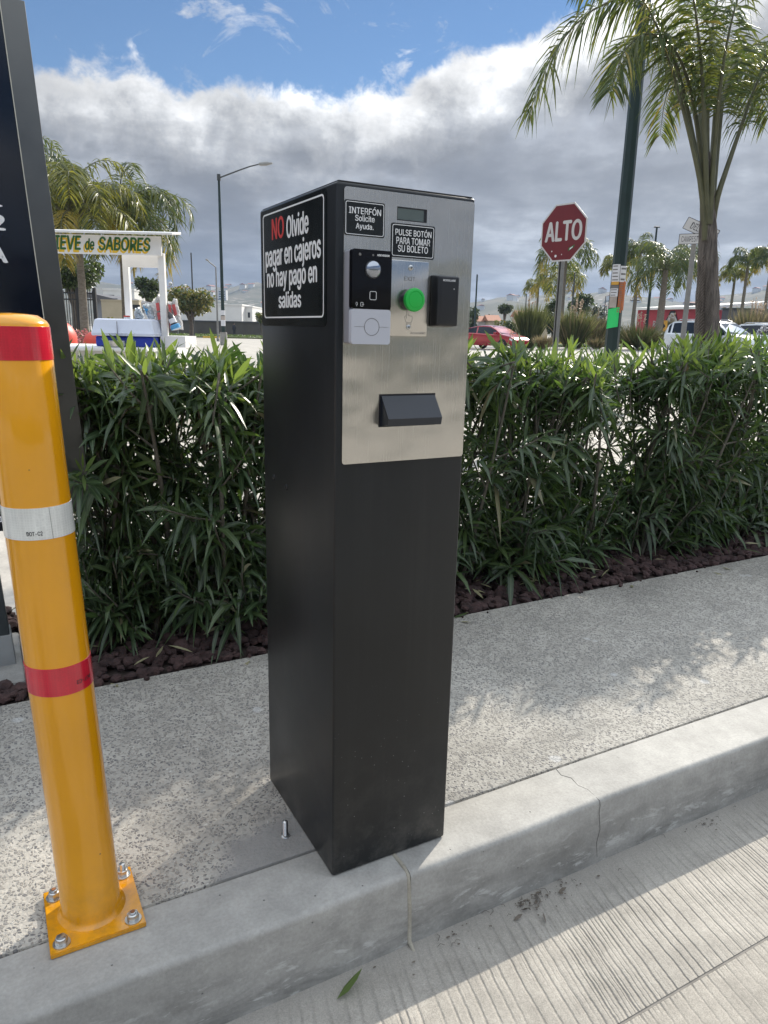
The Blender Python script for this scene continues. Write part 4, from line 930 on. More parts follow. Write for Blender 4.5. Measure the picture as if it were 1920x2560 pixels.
    for k in range(40):      # torn fibres
        a = r.uniform(0, 6.28); z = r.uniform(0.9, 2.2); p = Vector((bx+sl_.x*(z-ZR)+0.07*math.cos(a), by+sl_.y*(z-ZR)+0.07*math.sin(a), z))
        fib.tube([p, p+Vector((0.03*math.cos(a), 0.03*math.sin(a), -0.02)), p+Vector((0.05*math.cos(a+0.4), 0.05*math.sin(a+0.4), -0.07))], [0.002, 0.0015, 0.0008], 4)
    fib.build('fibres', 'palm_bark', t, smooth=60)
near_palm()

def queen_palm(seed, name, H, crown_r, nf, label, leafmats, trunk_r=0.14, white=0.0, yellow=0.08, leaf=0.42, wid=0.035, nl=26):
    """origin at the foot; H = height of the crown's heart"""
    r = np.random.default_rng(seed); t = thing(name, (0, 0, 0), label, 'palm tree', 'palm trees')
    tr = MB(); k = 16
    tr.tube([(0.03*math.sin(3*s), 0.02*math.sin(4*s), s*H) for s in np.linspace(0, 1, k)], [trunk_r*(1.25-0.55*s)*(1+0.03*math.sin(i*3)) for i, s in enumerate(np.linspace(0, 1, k))], 12)
    tk = tr.build('trunk', 'palm_bark_far', t, smooth=60)
    if white: w_ = MB(); w_.lathe([(trunk_r*1.30, 0), (trunk_r*1.29, white)], n=12); w_.build('whitewash', 'whitewash', tk)
    fb, rb = MB(), MB()
    for i in range(nf):
        a = i*2.399+r.normal()*0.2; el = rad(82-70*((i+0.5)/nf)**0.9+r.normal()*7); L = crown_r*r.uniform(0.85, 1.15); pts = []; p = Vector((0, 0, H-0.1)); e = el
        for s in range(8):
            pts.append(p.copy()); p = p+Vector((math.cos(e)*math.cos(a), math.cos(e)*math.sin(a), math.sin(e)))*(L/7); e -= rad(8+6.5*s*0.9+r.normal()*2)
        old = i > nf*(1-yellow)
        frond(fb, rb, pts, nl, leaf, wid, r, (lambda s: 2) if old else (lambda s: 0 if r.uniform() < 0.5 else 1), r0=0.035, droop=0.7, start=0.2)
    fb.build('crown', leafmats, t, smooth=30); rb.build('frond_stalks', 'rachis', t, smooth=60)
    return t

# ------------------------------------------------------------------ helpers for the middle distance
RIGHT = Vector((MC[0][0], MC[0][1], 0)).normalized()
def spot(u, D):
    p = at(u, 845, D); return Vector((p.x, p.y, gz(p.x, p.y)))
def vz(u, v, D): return at(u, v, D).z
def view_basis(u):
    a = azimuth(u); return Vector((math.cos(a), -math.sin(a), 0)), Vector((math.sin(a), math.cos(a), 0))
def crown_blades(mb, clumps, n, size, r, nm=2, shell=0.55, aspect=0.55):
    vol = np.array([c[3]*c[4]*c[5] for c in clumps])**0.75; vol /= vol.sum()
    B, D, Sd, L = [], [], [], []
    for i, c in enumerate(clumps):
        k = int(n*vol[i]); q = unit(r.normal(size=(k, 3))); rr = r.uniform(shell, 1.05, (k, 1)); p = q*rr*np.array(c[3:6])+np.array(c[:3])
        d = unit(q*0.6+r.normal(size=(k, 3))*0.9); B.append(p); D.append(d); Sd.append(r.normal(size=(k, 3))); L.append(size*r.uniform(0.6, 1.35, k))
    B, D, Sd, L = np.concatenate(B), np.concatenate(D), np.concatenate(Sd), np.concatenate(L)
    mb.blades(B, D, Sd, L, L*aspect, 0.15, r.integers(0, nm, len(B)), fold=0.2)
def leafy_tree(seed, name, u, D, v_top, w_px, label, cat='tree', mats=('bush', 'dark_leaf'), v_low=None, n=2600, size=0.22, trunk='trunk', forks=3, group='trees and bushes beyond the road', flat=0.8, nclump=9, z_low=None):
    """a broadleaf tree or bush sized from its picture height and width"""
    r = np.random.default_rng(seed); p = spot(u, D); H = vz(u, v_top, D)-p.z; R_ = w_px*D/FPX/2
    lo = (vz(u, v_low, D)-p.z) if v_low else 0.05*H
    t = thing(name, p, label, cat, group); st = MB(); clumps = []
    cz, ch = (H+lo)/2, (H-lo)/2
    for i in range(nclump):
        a = i*2.399+r.uniform(-.3, .3); q = math.sqrt((i+0.5)/nclump); z = cz+r.uniform(-0.55, 0.55)*ch*math.sqrt(max(0.05, 1-q*q*0.7)); s = r.uniform(0.36, 0.54)
        clumps.append((R_*0.68*q*math.cos(a), R_*0.68*q*math.sin(a), z, R_*s, R_*s, min(ch*0.62, max(R_*s*flat, ch*0.32))))
    tr = max(0.05, 0.035*H)
    st.tube([(0, 0, 0), (0.02*H, 0, max(lo*0.7, 0.12*H)), (0.0, 0.02*H, max(lo*1.05, 0.3*H))], [tr*1.3, tr, tr*0.85], 8)
    for c in clumps[:forks*2]: st.tube([(0, 0, max(lo*0.75, 0.15*H)), (c[0]*0.45, c[1]*0.45, (lo+c[2])*0.5), (c[0], c[1], c[2])], [tr*0.7, tr*0.45, tr*0.15], 6)
    st.build('trunk', trunk, t, (0, 0, 0), smooth=60)
    fb = MB(); crown_blades(fb, clumps, n, size, r, len(mats)); fb.build('crown', list(mats), t, (0, 0, 0), smooth=0)
    return t
def pole(name, u, D, v_top, r0, r1, m, label, cat='pole', group=None, arm=None, head=None):
    p = spot(u, D); H = vz(u, v_top, D)-p.z; t = thing(name, p, label, cat, group)
    mb = MB(); mb.lathe([(r0*1.5, 0), (r0*1.5, 0.25), (r0, 0.3), (r1, H)], p, 12); mb.build('shaft', m, t, smooth=40)
    return t, p, H

# ------------------------------------------------------------------ left side
def left_side():
    t = queen_palm(21, 'palm_tree', vz(200, 535, 22)-ZR, 2.7, 30, 'yellow green palm with a pale trunk behind the ice cart sign', ['frond_g', 'frond_b', 'frond_y'], 0.115, yellow=0.12, leaf=0.62, wid=0.045, nl=46); t.location = spot(212, 22)
    t = queen_palm(22, 'palm_tree', vz(300, 545, 24)-ZR, 2.7, 30, 'green palm whose dark trunk stands behind the posts of the ice cart', ['frond_a', 'frond_b', 'frond_y'], 0.13, yellow=0.08, leaf=0.62, wid=0.04, nl=46); t.location = spot(318, 24)
    t = queen_palm(23, 'palm_tree', vz(80, 420, 26)-ZR, 2.3, 18, 'palm mostly hidden behind the sign pylon with one frond tip showing', ['frond_a', 'frond_b', 'frond_y'], 0.15, leaf=0.6, wid=0.05); t.location = spot(95, 26)
    leafy_tree(31, 'dark_tree', 190, 29, 640, 150, 'dark leafy tree under the palms behind the black iron fence', mats=('dark_leaf', 'bush'), v_low=725, n=7000, size=0.13)
    leafy_tree(32, 'grey_tree', 376, 44, 682, 66, 'thin greyish tree seen through the right end of the ice cart frame', mats=('dark_leaf', 'dark_leaf', 'bush'), v_low=760, n=1900, size=0.20)
    leafy_tree(33, 'acacia_tree', 478, 75, 716, 134, 'rounded yellow green tree with forked dark trunk in front of the brown wall', mats=('bush_y', 'bush_y', 'bush'), v_low=795, n=5200, size=0.30, nclump=13, forks=4)
    leafy_tree(34, 'low_bush', 272, 30, 782, 62, 'low green bush in front of the grey house', cat='bush', mats=('bush', 'bush_y'), n=900, size=0.12)
    leafy_tree(35, 'pink_bush', 206, 17, 806, 92, 'pink flowering bush below the iron fence', cat='bush', mats=('flower', 'flower', 'bush'), n=2600, size=0.055, flat=0.6)
    leafy_tree(36, 'small_tree', 652, 90, 778, 26, 'small pale green tree beside the end of the brown wall', mats=('bush_y', 'bush'), v_low=812, n=500, size=0.25)
    # iron fence
    D = 26; a, b = spot(60, D), spot(244, D); ex = (b-a).normalized(); ey = Vector((-ex.y, ex.x, 0)); L = (b-a).length; H = vz(180, 722, D)-ZR
    t = thing('iron_fence', (a+b)/2, 'black iron fence of close upright bars below the palms', 'fence')
    fn = lambda x, y, z: a+ex*x+ey*y+Vector((0, 0, z))
    def bx(mb, x0, x1, y0, y1, z0, z1):
        mb.add([fn(*q) for q in ((x0,y0,z0),(x1,y0,z0),(x1,y1,z0),(x0,y1,z0),(x0,y0,z1),(x1,y0,z1),(x1,y1,z1),(x0,y1,z1))], [(0,3,2,1),(4,5,6,7),(0,1,5,4),(1,2,6,5),(2,3,7,6),(3,0,4,7)])
    mb = MB(); n = int(L/0.085)
    for k in range(n): x = k*L/n; bx(mb, x, x+0.024, -0.012, 0.012, 0.05, H-(0.0 if k % 2 else 0.06))
    mb.build('bars', 'iron', t, smooth=0)
    mb = MB()
    for z in (0.18, H-0.38, H-0.16): bx(mb, 0, L, -0.02, 0.02, z, z+0.045)
    mb.build('rails', 'iron', t, smooth=0)
    for x in (0.0, L*0.48, L*0.78, L):
        mb = MB(); bx(mb, x-0.05, x+0.05, -0.05, 0.05, 0, H+0.05); mb.build('post', 'iron', t, smooth=0)
    # houses
    def block(mb, u0, u1, D, v0, dep, zb=None, top=None):
        p, q = spot(u0, D), spot(u1, D); e = (q-p).normalized(); n_ = Vector((-e.y, e.x, 0)); z1 = vz((u0+u1)/2, v0, D); z0 = min(p.z, q.z)-0.3
        P = [p, q, q+n_*dep, p+n_*dep]; mb.add([(v.x, v.y, z0) for v in P]+[(v.x, v.y, z1) for v in P], [(0,3,2,1),(4,5,6,7),(0,1,5,4),(1,2,6,5),(2,3,7,6),(3,0,4,7)])
        return p, e, n_, z1
    def windows(t, p, e, n_, spots, w, h, wall=None):
        for x, z in spots:
            mb = MB(); c = p+e*x; q = [c-n_*0.04, c+e*w-n_*0.04, c+e*w+n_*0.02, c+n_*0.02]
            mb.add([(v.x, v.y, z) for v in q]+[(v.x, v.y, z+h) for v in q], [(0,3,2,1),(4,5,6,7),(0,1,5,4),(1,2,6,5),(2,3,7,6),(3,0,4,7)]); mb.build('window', 'pane', t, smooth=0)
    def house(name, u0, u1, D, v0, dep, m, roof, label, wins, w=0.9, h=0.9, over=0.25, rt=0.25, pitch=0.0):
        t = thing(name, spot((u0+u1)/2, D), label, 'building'); mb = MB(); p, e, n_, z1 = block(mb, u0, u1, D, v0, dep); mb.build('wall', m, t, smooth=0)
        q = p-e*over-n_*over; Lw = (spot(u1, D)-p).length+2*over; r_ = MB(); P = [q, q+e*Lw, q+e*Lw+n_*(dep+2*over), q+n_*(dep+2*over)]; zz = [z1, z1+pitch, z1+pitch, z1]
        r_.add([(v.x, v.y, z+0.003) for v, z in zip(P, zz)]+[(v.x, v.y, z+rt) for v, z in zip(P, zz)], [(0,3,2,1),(4,5,6,7),(0,1,5,4),(1,2,6,5),(2,3,7,6),(3,0,4,7)]); r_.build('roof', roof, t, smooth=0)
        windows(t, p, e, n_, [(a_*Lw, z1-b_) for a_, b_ in wins], w, h); return t
    house('grey_house', 240, 300, 36, 745, 6, 'wall_grey', 'roof_dark', 'grey house with a sloping dark roof behind the left post of the ice cart', [(0.2, 1.3)], pitch=-0.35, w=0.35, h=0.35)
    house('garden_wall', 259, 352, 33, 753, 0.3, 'wall_beige', 'wall_beige', 'beige wall panel behind the ice cart', [(0.80, 0.32)], over=0.02, rt=0.06, w=0.35, h=0.18)
    house('white_apartments', 266, 342, 70, 727, 8, 'wall_white', 'wall_white', 'white flat roofed building far behind the ice cart', [(0.12, 0.9), (0.22, 0.9), (0.62, 0.9), (0.72, 0.9)], over=0.05, rt=0.2, w=0.35, h=0.5)
    house('white_warehouse', 400, 606, 128, 762, 20, 'wall_white', 'wall_white', 'long white windowless building behind the brown wall', [], over=0.1, rt=0.3)
    house('white_annex', 604, 632, 131, 768, 12, 'wall_white', 'wall_white', 'narrow white block at the right end of the long white building', [(0.15, 1.8), (0.55, 1.8)], over=0.1, rt=0.2, w=0.4, h=0.9)
    house('white_shed', 632, 644, 135, 781, 8, 'wall_white', 'wall_white', 'lowest white building beside the ticket machine', [(0.2, 0.9), (0.6, 1.7)], over=0.3, rt=0.15, w=0.5, h=0.4)
    t = thing('brown_wall', spot(560, 104), 'long dark brown boundary wall behind the street lamp', 'wall'); mb = MB(); block(mb, 400, 690, 104, 804.5, 0.25); mb.build('wall_face', 'wall_brown', t, smooth=0)
    p, q = spot(400, 104), spot(690, 104); e = (q-p).normalized(); n_ = Vector((-e.y, e.x, 0)); c = MB(); z1 = vz(545, 804.5, 104); P = [p-n_*0.1-e*0.1, q-n_*0.1+e*0.1, q+n_*0.35+e*0.1, p+n_*0.35-e*0.1]
    c.add([(v.x, v.y, z1+0.003) for v in P]+[(v.x, v.y, z1+0.14) for v in P], [(0,3,2,1),(4,5,6,7),(0,1,5,4),(1,2,6,5),(2,3,7,6),(3,0,4,7)]); c.build('coping', 'roof_dark', t, smooth=0)
    # verge with a yellow kerb
    def sheet(name, quad, z, m): mb = MB(); mb.add([(v.x, v.y, v.z+z) for v in quad]+[(v.x, v.y, v.z-0.1) for v in quad], [(0,1,2,3),(0,4,5,1),(1,5,6,2),(2,6,7,3),(3,7,4,0)]); return struct(mb.build(name, m, smooth=0))
    sheet('verge', [spot(350, 82), spot(720, 82), spot(720, 103.9), spot(350, 103.9)], 0.13, 'turf')
    k = MB(); a, b = spot(508, 80.9), spot(557, 80.9); e = (b-a).normalized(); n_ = Vector((-e.y, e.x, 0)); P = [a-n_*.1, b-n_*.1, b+n_*.35, a+n_*.35]
    k.add([(v.x, v.y, ZR-0.1) for v in P]+[(v.x, v.y, ZR+0.19) for v in P], [(0,3,2,1),(4,5,6,7),(0,1,5,4),(1,2,6,5),(2,3,7,6),(3,0,4,7)]); struct(k.build('yellow_kerb', 'kerb_yellow', smooth=0))
    r = np.random.default_rng(3); N = 3000; g = MB(); uu = r.uniform(380, 715, N); dd = r.uniform(82.5, 102, N); B = np.array([tuple(spot(a_, b_)) for a_, b_ in zip(uu, dd)])+np.array([0, 0, 0.12])
    g.blades(B, unit(r.normal(size=(N, 3))*0.5+np.array([0, 0, 1.0])), r.normal(size=(N, 3)), r.uniform(0.12, 0.40, N), 0.09, 0.3, r.integers(0, 2, N)); tag(g.build('grass', ['grass', 'bush'], smooth=0), 'rough grass on the verge below the brown wall', 'grass', kind='stuff')
    # lamps and poles
    t, p, H = pole('street_lamp', 559, 49, 441, 0.13, 0.075, 'pole_green', 'tall dark green street lamp with one arm to the right, left of the ticket machine', 'street lamp', 'street lamps')
    top = p+Vector((0, 0, H)); tip = at(650, 410, 49); hd = at(681, 408, 49); a = MB(); a.tube([top-Vector((0, 0, 0.1)), top*0.5+tip*0.5, at(625, 416, 49), tip], [0.05, 0.045, 0.04, 0.04], 8); a.build('arm', 'pole_dark', t)
    a = MB(); a.tube([top-Vector((0, 0, 0.25)), top+Vector((0, 0, 0.12))], 0.12, 10); a.build('bracket', 'pole_dark', t)
    a = MB(); m_ = (tip+hd)/2; a.tube([tip-(hd-tip)*0.15, tip, m_, hd], [0.04, 0.11, 0.13, 0.05], 10); a.build('lamp_head', 'lamp_head', t)
    fl = MB(); x_, v_ = view_basis(559)
    for v0, v1, mi in ((776, 788, 0), (790, 800, 1), (800, 815, 0)):
        z0, z1 = vz(559, v1, 49), vz(559, v0, 49); fl.tube([(p.x, p.y, z0), (p.x, p.y, z1)], 0.150, 12, mi)
    fl.build('flyers', ['paper', 'paper_tan'], t)
    a = MB(); a.tube([(p.x, p.y, p.z), (p.x, p.y, p.z+0.85)], 0.24, 14); a.build('concrete_foot', 'pad', t, smooth=40)
    t, p, H = pole('street_lamp', 545, 62, 668, 0.09, 0.05, 'pole_galv', 'thin grey street lamp with a short curved top left of the green street lamp', 'street lamp', 'street lamps')
    top = p+Vector((0, 0, H)); a = MB(); a.tube([top, at(524, 656, 62), at(520, 651, 62), at(516, 649, 62)], [0.05, 0.05, 0.05, 0.04], 8); a.build('arm', 'pole_galv', t); a = MB(); a.tube([at(519, 650, 62), at(514, 648.5, 62)], [0.10, 0.06], 8); a.build('lamp_head', 'lamp_head', t)
    pole('utility_pole', 486, 78, 632, 0.09, 0.07, 'pole_dark', 'plain dark pole rising behind the rounded yellow green tree', 'pole', 'bare poles')
    t, p, H = pole('street_lamp', 446, 92, 728, 0.09, 0.06, 'pole_galv', 'low twin headed street lamp just above the rounded yellow green tree', 'street lamp', 'street lamps')
    top = p+Vector((0, 0, H))
    for uu, vv in ((426, 709), (463, 715)): a = MB(); a.tube([top, at(uu, vv, 92)], [0.05, 0.04], 6); a.build('arm', 'pole_galv', t); a = MB(); a.lathe([(0.03, -0.22), (0.20, -0.12), (0.24, 0.05), (0.12, 0.2), (0.02, 0.24)], at(uu, vv, 92), 12); a.build('lamp_head', 'sign_white', t)
    # red ball bollards
    def ball(u, D, v_top, lab, rr):
        z = vz(u, v_top, D); p = spot(u, D); t = thing('ball_bollard', p, lab, 'bollard', 'red ball bollards'); cz = z-rr
        a = MB(); a.lathe([(rr*math.sin(k*math.pi/20)+0.001, -rr*math.cos(k*math.pi/20)) for k in range(21)], (p.x, p.y, cz), 32); a.build('ball', 'ball_red', t, smooth=60)
        a = MB(); a.lathe([(rr*0.75, 0.0), (rr*0.72, 0.1), (rr*0.5, 0.16), (rr*0.45, max(0.2, cz-p.z-rr*0.9))], p, 24); a.build('pedestal', 'ball_red', t, smooth=40)
    ball(140, 9.5, 797, 'salmon red ball bollard partly hidden by the right edge of the sign pylon', 0.26)
    ball(238, 14, 828, 'red ball bollard beside the left end of the blue and white cooler', 0.22)
    # a far pedestrian
    p = spot(586, 98); t = thing('person', p, 'distant person in dark clothes walking in front of the brown wall', 'person')
    me = bpy.data.meshes.new('body'); J = [(0,0,.92),(0,0,1.2),(0,0,1.42),(0,0,1.52),(0,0,1.62),(.0,.02,1.74),(.18,0,1.40),(.24,.05,1.12),(.22,.16,.88),(-.18,0,1.40),(-.24,-.05,1.12),(-.22,.06,.88),(.10,0,.88),(.12,.10,.48),(.12,.02,.06),(.12,.16,.03),(-.10,0,.88),(-.12,-.06,.48),(-.12,-.22,.10),(-.12,-.10,.04)]
    Ed = [(0,1),(1,2),(2,3),(3,4),(4,5),(2,6),(6,7),(7,8),(2,9),(9,10),(10,11),(0,12),(12,13),(13,14),(14,15),(0,16),(16,17),(17,18),(18,19)]
    Rr = [.15,.15,.14,.06,.085,.09,.06,.05,.04,.06,.05,.04,.09,.065,.045,.04,.09,.065,.045,.04]
    me.from_pydata(J, Ed, []); bo = bpy.data.objects.new('body', me); COL.objects.link(bo); bo.parent = t; me.materials.append(M['cloth_dark'])
    md = bo.modifiers.new('skin', 'SKIN'); me.skin_vertices.new() if not me.skin_vertices else None
    for i, q in enumerate(me.skin_vertices[0].data): q.radius = (Rr[i], Rr[i]); q.use_root = (i == 0)
    sb = bo.modifiers.new('sub', 'SUBSURF'); sb.levels = sb.render_levels = 1
    a = MB(); a.lathe([(0.001, -.10), (.085, -.06), (.105, .0), (.085, .09), (.03, .125)], (p.x, p.y+.01, p.z+1.66), 14); a.build('head', 'skin', t)
    a = MB(); a.lathe([(.108, .02), (.112, .06), (.08, .125), (.02, .15)], (p.x, p.y, p.z+1.66), 14); a.build('hair', 'hair', t)
left_side()

# ------------------------------------------------------------------ the ice cart
def ice_cart():
    D = 8.5; ex, ey = view_basis(300); ex = RIGHT; ey = Vector((-RIGHT.y, RIGHT.x, 0)); o = spot(404, D)
    A = lambda u, v=800: (at(u, v, D)-o).dot(ex)
    Z = lambda v, u=300: vz(u, v, D)-o.z
    fn = lambda x, y, z: o+ex*x+ey*y+Vector((0, 0, z))
    def bx(mb, x0, x1, y0, y1, z0, z1, mi=0, r=0.0):
        k = MB(); k.box(x0, x1, y0, y1, z0, z1, r); mb.add([fn(*q) for q in k.v], k.f, mi); return mb
    t = thing('ice_cart', o, 'white ice cart with a painted green and yellow NIEVE de SABORES sign under its roof', 'food cart')
    zt, zb = Z(589), Z(637)
    k_ = MB(); k_.box(-2.15, A(440, 588), -0.16, 0.22, zt, zt+0.028, 0.006); m_ = MB(); m_.add([fn(q[0], q[1], q[2]+0.13*(q[1]+0.16)) for q in k_.v], k_.f); m_.build('roof', 'cart_white', t, smooth=30)
    fc = bx(MB(), -2.05, A(404, 612), -0.03, 0.0, zb, zt-0.001).build('sign_board', 'cart_white', t, smooth=0)
    P = lambda a, b, h: fn(a, -0.03-h, b)
    g = MB(); y = MB()
    for s_, u0, u1, v0, v1, sh, bd in (('N', 101, 133, 593, 627, .20, .045), ('IEVE', 139, 208, 593, 627, .20, .045), ('de', 215, 239, 599, 627, .22, .03), ('SABORES', 249, 379, 594, 627, .20, .04)):
        text(g, s_, A(u0, 610), A(u1, 610), Z(v1), Z(v0), P, 0.0015, 0.0015, bold=bd, shear=sh)
        text(y, s_, A(u0-4, 615), A(u1-4, 615), Z(v1+6), Z(v0+6), P, 0.0, 0.0012, bold=bd, shear=sh)
    g.build('green_lettering', 'cart_green', fc, smooth=0); y.build('yellow_shadow_lettering', 'cart_yellow', fc, smooth=0)
    zc = Z(846)
    for x, yy, lab in ((A(405, 740), 0.02, None), (A(288, 720)*1.05, 0.46, None), (-2.0, 0.02, None), (-2.0, 0.8, None)):
        m = MB(); w = 0.068; k = MB(); k.box(x-w/2, x+w/2, yy, yy+w, 0.885, zb+0.03 if yy < 0.1 else zt-0.002); m.add([fn(*q) for q in k.v], k.f); m.build('post', 'cart_white', t, smooth=0)
    bx(MB(), A(288, 720)*1.05+0.036, A(402, 650)-0.085, 0.40, 0.44, zb-0.10, zb+0.04).build('cross_rail', 'cart_white', t, smooth=0)
    bx(MB(), -2.05, A(404)+0.06, -0.10, 0.9, 0.35, 0.855, r=0.01).build('body', 'cart_white', t, smooth=30)
    bx(MB(), -2.10, A(404)+0.03, -0.46, 0.92, 0.857, 0.90, r=0.008).build('counter', 'cart_white', t, smooth=30)
    bx(MB(), A(404)-0.02, A(462), -0.02, 0.5, 0.902, zc+0.04).build('side_box', 'cart_white', t, smooth=0)
    for x in (-1.8, 0.0):
        w_ = MB(); k = MB(); k.lathe([(0.16, -0.04), (0.22, -0.035), (0.24, 0.0), (0.22, 0.035), (0.16, 0.04)], (x, -0.14, 0.24), 24, 'y'); w_.add([fn(*q) for q in k.v], k.f); wh = w_.build('wheel', 'tyre', t); w_ = MB(); k = MB(); k.lathe([(0.15, -0.03), (0.05, 0.045), (0.02, 0.05)], (x, -0.14, 0.24), 20, 'y'); w_.add([fn(*q) for q in k.v], k.f); wh2 = w_.build('rim', 'cart_white', wh)
    # cooler with bevelled lid
    x0, x1 = A(249), A(400); zl, zm, z0 = Z(797), Z(839), 0.902
    c = thing('cooler', fn((x0+x1)/2, 0.02, z0), 'blue cooler with a large white lid standing on the ice cart', 'cooler')
    bx(MB(), x0+0.02, x1-0.02, -0.22, 0.25, z0, zm-0.005, r=0.02).build('box', 'cooler_blue', c, smooth=40)
    l = MB(); ring = lambda dx, dy, z: [fn(x0+dx, -0.26+dy, z), fn(x1-dx, -0.26+dy, z), fn(x1-dx, 0.30-dy, z), fn(x0+dx, 0.30-dy, z)]
    vs = ring(0.0, 0.0, zm)+ring(-0.005, -0.005, zm+0.03)+ring(0.002, 0.002, zm+0.045)+ring(0.03, 0.03, zl-0.015)+ring(0.06, 0.06, zl); l.add(vs, [(0,3,2,1)]+[(4*i+k, 4*i+(k+1) % 4, 4*i+4+(k+1) % 4, 4*i+4+k) for i in range(4) for k in range(4)]+[(16,17,18,19)]); ld = l.build('lid', 'cooler_white', c, smooth=20)
    xm = A(312); bx(MB(), xm-0.004, xm+0.004, -0.268, -0.262, zm+0.005, zl-0.03).build('latch', 'grey_plastic', ld, smooth=0)
    # steel pot in front, things on the lid and behind
    b = MB(); pc = fn(A(312), -0.36, 0); b.lathe([(0.09, 0.902), (0.105, 0.915), (0.115, 0.965), (0.126, 0.968), (0.126, 0.973), (0.112, 0.97), (0.10, 0.922), (0.02, 0.918)], (pc.x, pc.y, o.z), 28)
    tag(b.build('metal_bowl', 'zinc', origin=(pc.x, pc.y, o.z+.902), smooth=40), 'shallow metal bowl on the counter in front of the blue cooler', 'bowl')
    q = fn(A(314), 0.05, zl); jar = thing('jar', q, 'small white tub with a red lid on top of the cooler', 'jar'); b = MB(); b.lathe([(0.032, 0), (0.034, 0.01), (0.034, 0.022)], q, 20); b.build('tub', 'cart_white', jar); b = MB(); b.lathe([(0.037, 0.0225), (0.037, 0.036), (0.034, 0.038)], q, 20); b.build('lid', 'ball_red', jar)
    r = np.random.default_rng(8)
    def bag(name, pts, dep, m, lab, red=None, print_m='bag_red'):
        """crumpled bag: outline (u, v) blown up to a lens"""
        cu, cv = np.mean([p[0] for p in pts]), np.mean([p[1] for p in pts]); n = len(pts); b = MB(); vs, fs = [], []; rings = 7
        for side in (-1, 1):
            for k in range(rings):
                s = math.sin(math.pi/2*k/(rings-1)); h = math.cos(math.pi/2*k/(rings-1))
                for (u, v) in pts:
                    wob = r.normal()*0.010*(1 if 0 < k < rings-1 else 0.3)
                    vs.append(fn(A(cu+(u-cu)*s), 0.12+side*dep*h+wob, Z(cv+(v-cv)*s, cu)))
        for sd in range(2):
            o_ = sd*rings*n
            for k in range(rings-1):
                for i in range(n):
                    f = (o_+k*n+i, o_+k*n+(i+1) % n, o_+(k+1)*n+(i+1) % n, o_+(k+1)*n+i); fs.append(f if sd else f[::-1])
        b.add(vs, fs); th = thing(name, fn(A(cu), 0.12, Z(max(p[1] for p in pts), cu)), lab, 'bag'); b.build('bag_skin', m, th, smooth=70)
        if red:
            pr = MB(); rn = len(red[0])
            for poly in red: pr.prism([(A(u), Z(v, cu)) for u, v in poly], 0, 0.004, lambda a_, b_, h_: fn(a_, 0.12-dep-0.012-h_, b_))
            pr.build('print', print_m, th, smooth=0)
    def dense(p, k=5):
        out = []
        for (a_, b_), (c_, d_) in zip(p, p[1:]+p[:1]):
            for i in range(k): s = i/k; out.append((a_+(c_-a_)*s+r.normal()*0.8, b_+(d_-b_)*s+r.normal()*0.8))
        return out
    bag('plastic_bag', dense([(372, 762), (384, 745), (393, 732), (400, 745), (404, 780), (408, 835), (398, 838), (386, 805), (380, 790)]), 0.07, 'bag', 'white plastic bag with faded red print behind the right post of the ice cart', [[(389, 758), (397, 756), (399, 775), (391, 778)], [(391, 782), (398, 780), (400, 798), (393, 800)]])
    bag('plastic_bag', dense([(415, 752), (425, 755), (430, 745), (438, 746), (441, 772), (447, 798), (450, 824), (424, 826), (418, 800), (414, 775)]), 0.06, 'bag', 'white plastic bag with bold red print to the right of the ice cart post', [[(419, 760), (426, 762), (427, 785), (421, 788)], [(428, 762), (436, 760), (441, 785), (434, 790)], [(420, 800), (426, 800), (427, 822), (421, 822)]])
    bag('cup_bag', dense([(327, 780), (333, 770), (341, 766), (347, 775), (352, 792), (350, 798), (330, 798)]), 0.05, 'clear', 'clear bag of white cups on the back of the cooler')
    bag('spoon_bag', dense([(350, 762), (357, 760), (366, 757), (374, 764), (378, 780), (379, 797), (364, 797), (358, 785), (352, 772)]), 0.05, 'clear', 'crumpled clear bag with blue print between the cups and the red printed bag', [[(362, 770), (368, 772), (367, 778), (361, 777)], [(356, 764), (358, 764), (366, 785), (364, 787)]], 'blue_print')
    p0, p1 = fn(A(425), -0.03, Z(780, 425)), fn(A(441), -0.03, Z(822, 441)); bt = thing('spray_bottle', p1, 'leaning dark bottle with a light blue base in front of the red printed bag', 'bottle'); L = (p1-p0)
    b = MB(); b.tube([p0, p0+L*0.1, p0+L*0.22, p0+L*0.75], [0.012, 0.018, 0.036, 0.040], 14); b.build('bottle_body', 'bottle', bt, smooth=40); b = MB(); b.tube([p0+L*0.40, p0+L*0.66], 0.0412, 14); b.build('bottle_label', 'paper', bt, smooth=40); b = MB(); b.tube([p0+L*0.755, p0+L*0.80, p1], [0.05, 0.058, 0.056], 14); b.build('bottle_base', 'blue_print', bt, smooth=40)
ice_cart()

